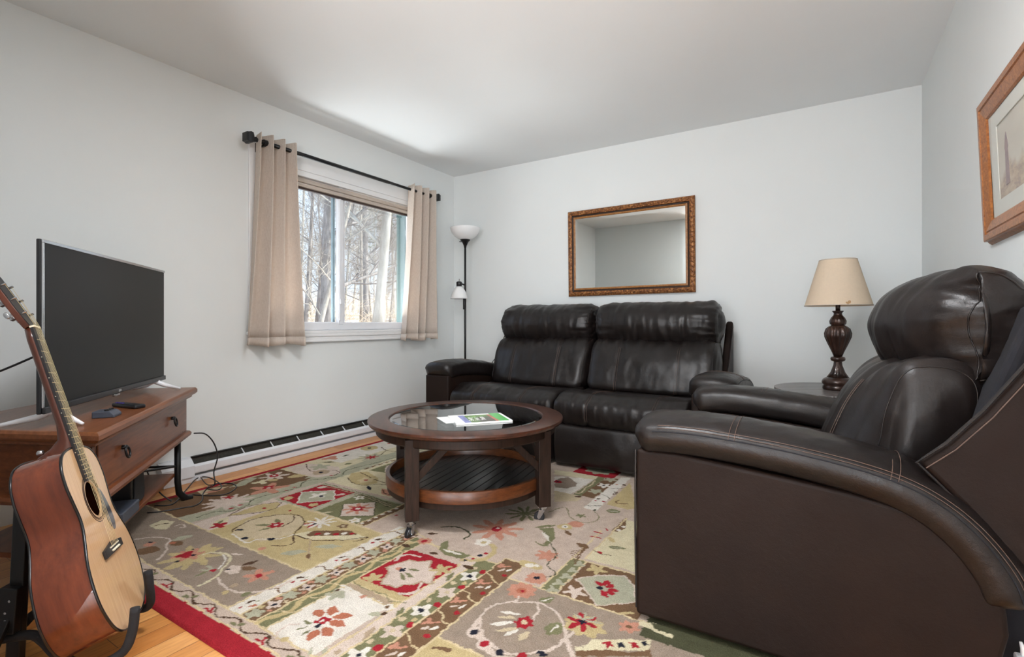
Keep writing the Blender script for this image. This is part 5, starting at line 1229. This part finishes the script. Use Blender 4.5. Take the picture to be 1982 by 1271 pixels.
# cables
def cable(name, label, pts, r=.0035, mat='black_plastic'):
    P = crom(pts, 90, closed=False); c0 = P.mean(0); c0[2] = P[:, 2].min()
    o = MB().tube([tuple(p - c0) for p in P], r, 8).build(name, mat, smooth=True); o.location = c0; return tag(o, label, 'cable')
def fp(u, v, z=.018): x_, y_ = at(u, v, z); return (x_, y_, z)
RUGZ = .018
cable('power_cable', 'black cable looping down from the stand and over the rug', [(-2.80, 1.33, .365), (-2.83, 1.40, .345), (-2.86, 1.46, .28), (-2.86, 1.48, .20), (-2.86, 1.46, .12), (-2.83, 1.45, .06), fp(400, 945), fp(422, 948), fp(428, 938), fp(405, 924), fp(382, 925), fp(360, 948), fp(335, 975), fp(300, 978)])
cable('power_cable', 'black cable curling in a wide loop on the rug beside the stand leg', [fp(388, 922), fp(402, 938), fp(425, 935), fp(450, 936), fp(457, 943), fp(440, 955), fp(410, 959), fp(372, 957)], .0032)
cable('power_cable', 'black cable running along the rug past the stand foot', [fp(404, 941), fp(393, 955), fp(391, 968), fp(378, 978), fp(350, 983), fp(310, 990), fp(285, 992)], .0036)
cable('power_cable', 'thin black cable hanging behind the stand leg', [(-2.93, 1.10, .36), (-2.95, 1.14, .28), (-2.95, 1.17, .20), (-2.93, 1.19, .12), (-2.90, 1.22, .06), (-2.86, 1.25, .022)], .0036)
cable('power_cable', 'black cable running from behind the television to the front corner', [(-2.36, .66, .86), (-2.48, .55, .78), (-2.60, .42, .70), (-2.72, .30, .62)], .004)

# ================================================================ acoustic guitar on a folding stand
gn = Vector((math.cos(R(60.2)), math.sin(R(60.2)), 0)); lam = R(17.3); rol = R(8.3)
gz = Vector((-gn.x * math.sin(lam), -gn.y * math.sin(lam), math.cos(lam))); gy = Vector((gn.x * math.cos(lam), gn.y * math.cos(lam), math.sin(lam))); gx = gy.cross(gz)
gx, gz = gx * math.cos(rol) + gz * math.sin(rol), gz * math.cos(rol) - gx * math.sin(rol)
gt = thing('acoustic_guitar', 'glossy mahogany acoustic guitar with a pale spruce top leaning on its stand', 'guitar', (-1.638, .6255, .118))
gt.rotation_euler = Matrix((gx, gy, gz)).transposed().to_euler()
half = [(0, 0), (.09, .004), (.155, .035), (.192, .095), (.199, .155), (.186, .215), (.158, .262), (.137, .300), (.134, .330), (.143, .375), (.149, .415), (.140, .460), (.108, .492), (.055, .505), (0, .507)]
hp = crom(half, 60, closed=False)
outline = [tuple(p) for p in hp] + [(-p[0], p[1]) for p in hp[-2:0:-1]]
DB = lambda z: .122 - .022 * (z / .507)
side_ = MB(); n = len(outline); rows = []
for t in (0, .03, .5, .97, 1): rows.append([(x, -DB(z) * t, z) for x, z in outline])
side_.grid(np.array(rows), wrap_v=True); side_.build('sides', 'mahogany', gt, smooth=True)
bk = MB(); bk.add([(x, -DB(z), z) for x, z in outline], [tuple(range(n))]); bk.build('back', 'mahogany', gt)
# top with a real sound hole
SHZ, SHR = .355, .050
q = MB(); rows = []
hole = [(SHR * math.sin(2 * math.pi * k / n), SHZ + SHR * -math.cos(2 * math.pi * k / n)) for k in range(n)]
for t in np.linspace(0, 1, 5): rows.append([(o_[0] * (1 - t) + h_[0] * t, .0005, o_[1] * (1 - t) + h_[1] * t) for o_, h_ in zip(outline, hole)])
rows.append([(h_[0], -.004, h_[1]) for h_ in hole]); q.grid(np.array(rows), wrap_v=True)
q.build('soundboard', 'spruce', gt, fix=False)
for yy in (.0005,): MB().tube([(x * 1.0, yy - .0015, z) for x, z in outline], .0035, 6, closed=True).build('binding', 'binding_black', gt, smooth=True)
MB().tube([(x, -DB(z) + .001, z) for x, z in outline], .0030, 6, closed=True).build('binding', 'binding_black', gt, smooth=True)
ro = MB()
for r_, w_ in ((.058, .0012), (.062, .0006), (.067, .0009)): ro.tube([(r_ * math.cos(a), .0008, SHZ + r_ * math.sin(a)) for a in np.linspace(0, 2 * math.pi, 60, endpoint=False)], w_, 5, closed=True)
ro.build('rosette', 'frame_groove', gt)
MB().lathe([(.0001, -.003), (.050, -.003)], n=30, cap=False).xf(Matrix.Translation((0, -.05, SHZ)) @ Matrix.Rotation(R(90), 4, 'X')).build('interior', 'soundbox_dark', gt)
pg = [(-.050, .372), (-.062, .372), (-.082, .345), (-.100, .300), (-.098, .262), (-.080, .244), (-.062, .262), (-.050, .296), (-.040, .315)] 
arc = [(-.0525 * math.cos(a), SHZ - .0525 * math.sin(a)) for a in np.linspace(.9, -.3, 8)]
pgp = [tuple(p) for p in crom([(-.056, .378), (-.074, .365), (-.094, .325), (-.102, .280), (-.092, .250), (-.072, .246), (-.052, .272), (-.036, .312)], 26, closed=False)] + arc
MB().prism(pgp, .0006, .0018, 'y').build('pickguard', 'pickguard', gt)
brz = .206
MB().prism([(-.078, brz - .012), (.078, brz - .012), (.078, brz + .010), (.045, brz + .014), (0, brz + .020), (-.045, brz + .014), (-.078, brz + .010)], .0006, .0085, 'y').build('bridge', 'rosewood', gt, bevel=.002)
MB().box(-.037, .037, .0085, .0115, brz + .006, brz + .009).build('saddle', 'bone', gt)
for k in range(6): MB().lathe([(.0025, 0), (.0036, .003), (.002, .006)], n=10).xf(Matrix.Translation((-.0275 + .011 * k, .008, brz - .003)) @ Matrix.Rotation(R(-90), 4, 'X')).build('bridge_pin', 'bone', gt, smooth=True)
NUT = .505 + .352; FB0 = SHZ + .052
MB().add([(-.028, .001, FB0), (.028, .001, FB0), (.028, .0075, FB0), (-.028, .0075, FB0), (-.0215, .001, NUT), (.0215, .001, NUT), (.0215, .0075, NUT), (-.0215, .0075, NUT)], [(0, 1, 2, 3), (7, 6, 5, 4), (0, 4, 5, 1), (1, 5, 6, 2), (2, 6, 7, 3), (3, 7, 4, 0)]).build('fretboard', 'rosewood', gt)
scl = .645; zz = lambda k: NUT - scl * (1 - 2 ** (-k / 12))
for k in range(1, 21):
    z = zz(k)
    if z > FB0 + .003:
        w_ = .0215 + (.0065) * (NUT - z) / (NUT - FB0); MB().tube([(-w_, .0078, z), (w_, .0078, z)], .0009, 6).build('fret', 'brass_wire', gt)
dots = MB()
for k in (3, 5, 7, 9, 12, 15):
    z = (zz(k) + zz(k - 1)) / 2; w_ = .0215 + .0065 * (NUT - z) / (NUT - FB0); dots.box(w_ - .0002, w_ + .0006, .0035, .0055, z - .001, z + .001)
dots.build('side_dots', 'bone', gt)
nk = MB(); rows = []
for (z, w_, d_) in ((.470, .027, .100), (.490, .027, .098), (.500, .027, .092), (.5105, .0265, .080), (.522, .026, .052), (.540, .0258, .030), (.58, .025, .0215), (.70, .0235, .0205), (NUT - .03, .0218, .0195), (NUT, .0215, .017)):
    rows.append([(w_ * math.cos(a), .001 - d_ * math.sin(a) ** .8, z) for a in np.linspace(0, math.pi, 15)] + [(0, .001, z)])
nk.grid(np.array(rows), wrap_v=True); m_ = len(rows[0]); nk.f.append(tuple(range(m_))); nk.f.append(tuple((len(rows) - 1) * m_ + k for k in range(m_))); nk.m += [0, 0]
nk.build('neck', 'mahogany_neck', gt, smooth=True)
MB().box(-.022, .022, .001, .0115, NUT, NUT + .005).build('nut', 'bone', gt)
# headstock tilted back
HM = Matrix.Translation((0, .004, NUT + .004)) @ Matrix.Rotation(R(14), 4, 'X')
hp_ = [(-.0215, 0), (.0215, 0), (.030, .020), (.034, .05), (.036, .165), (.030, .178), (.015, .183), (0, .180), (-.015, .183), (-.030, .178), (-.036, .165), (-.034, .05), (-.030, .020)]
hs = MB().prism(hp_, -.016, -.001, 'y').xf(HM).build('headstock', 'mahogany_neck', gt, bevel=.002)
MB().prism([(x * .995, z) for x, z in hp_], -.001, .0005, 'y').xf(HM).build('faceplate', 'rosewood', hs)
for sg in (-1, 1):
    for k in range(3):
        z = .040 + .045 * k; q = MB()
        q.tube([(sg * .022, -.012, z), (sg * .022, .013, z)], .0030, 10); q.lathe([(.006, 0), (.006, .002)], (0, 0, 0), 12)
        q.tube([(sg * .030, -.021, z), (sg * .047, -.021, z)], .0022, 8)
        q.box(sg * .022 - .009, sg * .022 + .009, -.027, -.016, z - .008, z + .008)
        nh = 16; q.lathe([(.002, -.005), (.0085, -.004), (.0105, 0), (.0085, .004), (.002, .005)], (0, 0, 0), 12)
        for i in range(len(q.v) - 60, len(q.v)):
            v_ = q.v[i]; q.v[i] = (sg * .054 + v_[2] * .9, -.021 + v_[0] * .6, z + v_[1])
        q.xf(HM).build('tuning_peg', 'silver_metal', hs, smooth=False, bevel=.0008)
for k in range(6):
    xb = -.0275 + .011 * k; xn = -.0175 + .007 * k; sg = -1 if k < 3 else 1; zi = (.040 + .045 * (k if k < 3 else 5 - k))
    pk = HM @ Vector((sg * .020, .010, zi))
    MB().tube([(xb, .0115, brz + .0075), (xn, .0120, NUT + .002), tuple(pk)], .00055 if k < 4 else .0004, 5).build('string', 'brass_wire', gt)
MB().lathe([(.007, 0), (.0045, .003), (.0035, .009), (.0075, .012), (.006, .015)], n=16).xf(Matrix.Translation((.0262, -.062, .520)) @ Matrix.Rotation(R(90), 4, 'Y')).build('strap_button', 'silver_metal', gt, smooth=True)

# guitar stand; its cradle carries the lower bout of the guitar
gs = thing('guitar_stand', 'black folding guitar stand with foam-covered cradle holding the guitar', 'guitar stand', (-1.78, .42, 0))
g0 = Vector((-1.78, .42, 0)); LS = lambda *p: Vector(p) - g0
def bar(p, q, w, t, xd=(1, 0, 0)):
    p, q = Vector(p), Vector(q); z_ = (q - p); L_ = z_.length; z_.normalize(); y_ = z_.cross(Vector(xd)).normalized(); x_ = y_.cross(z_)
    M = Matrix((x_, y_, z_)).transposed().to_4x4(); M.translation = p
    return MB().box(-w / 2, w / 2, -t / 2, t / 2, 0, L_).xf(M)
XD = (.80, .60, 0)
bar(LS(-1.789, .412, .0), LS(-1.767, .428, .56), .034, .020, XD).build('upright', 'black_metal', gs, bevel=.003)
bar(LS(-1.782, .402, .15), LS(-1.776, .408, .265), .046, .034, XD).build('bracket', 'black_metal', gs, bevel=.003)
nd = Vector((.60, -.80, 0)) * .019
for (dx, z_) in ((.010, .235), (.0, .205), (.0, .185)):
    c_ = LS(-1.779, .405, z_) + Vector((.8, .6, 0)) * dx
    MB().tube([tuple(c_), tuple(c_ + nd)], .0032, 10).build('rivet', 'silver_metal', gs)
arm1 = [(-1.83, .37, .125), (-1.793, .395, .130), (-1.74, .432, .138), (-1.70, .445, .130), (-1.655, .462, .098), (-1.61, .495, .072), (-1.575, .53, .068), (-1.548, .565, .090), (-1.534, .578, .140), (-1.536, .585, .196)]
arm2 = [(-1.79, .43, .15), (-1.85, .48, .145), (-1.885, .56, .110), (-1.84, .64, .070), (-1.77, .69, .070), (-1.735, .700, .095), (-1.722, .693, .150), (-1.726, .690, .198)]
for A_ in (arm1, arm2): MB().tube(crom([tuple(LS(*p)) for p in A_], 44, closed=False).tolist(), .0115, 14).build('cradle_arm', 'foam_black', gs, smooth=True)
bar(LS(-1.79, .42, .24), LS(-2.02, .47, .0), .03, .014, XD).build('leg', 'black_metal', gs, bevel=.003)
bar(LS(-1.79, .42, .24), LS(-1.73, .30, .0), .03, .014, XD).build('leg', 'black_metal', gs, bevel=.003)
bar(LS(-2.20, .50, .012), LS(-1.79, .40, .012), .03, .014, (0, 0, 1)).build('foot', 'foam_black', gs, bevel=.003)
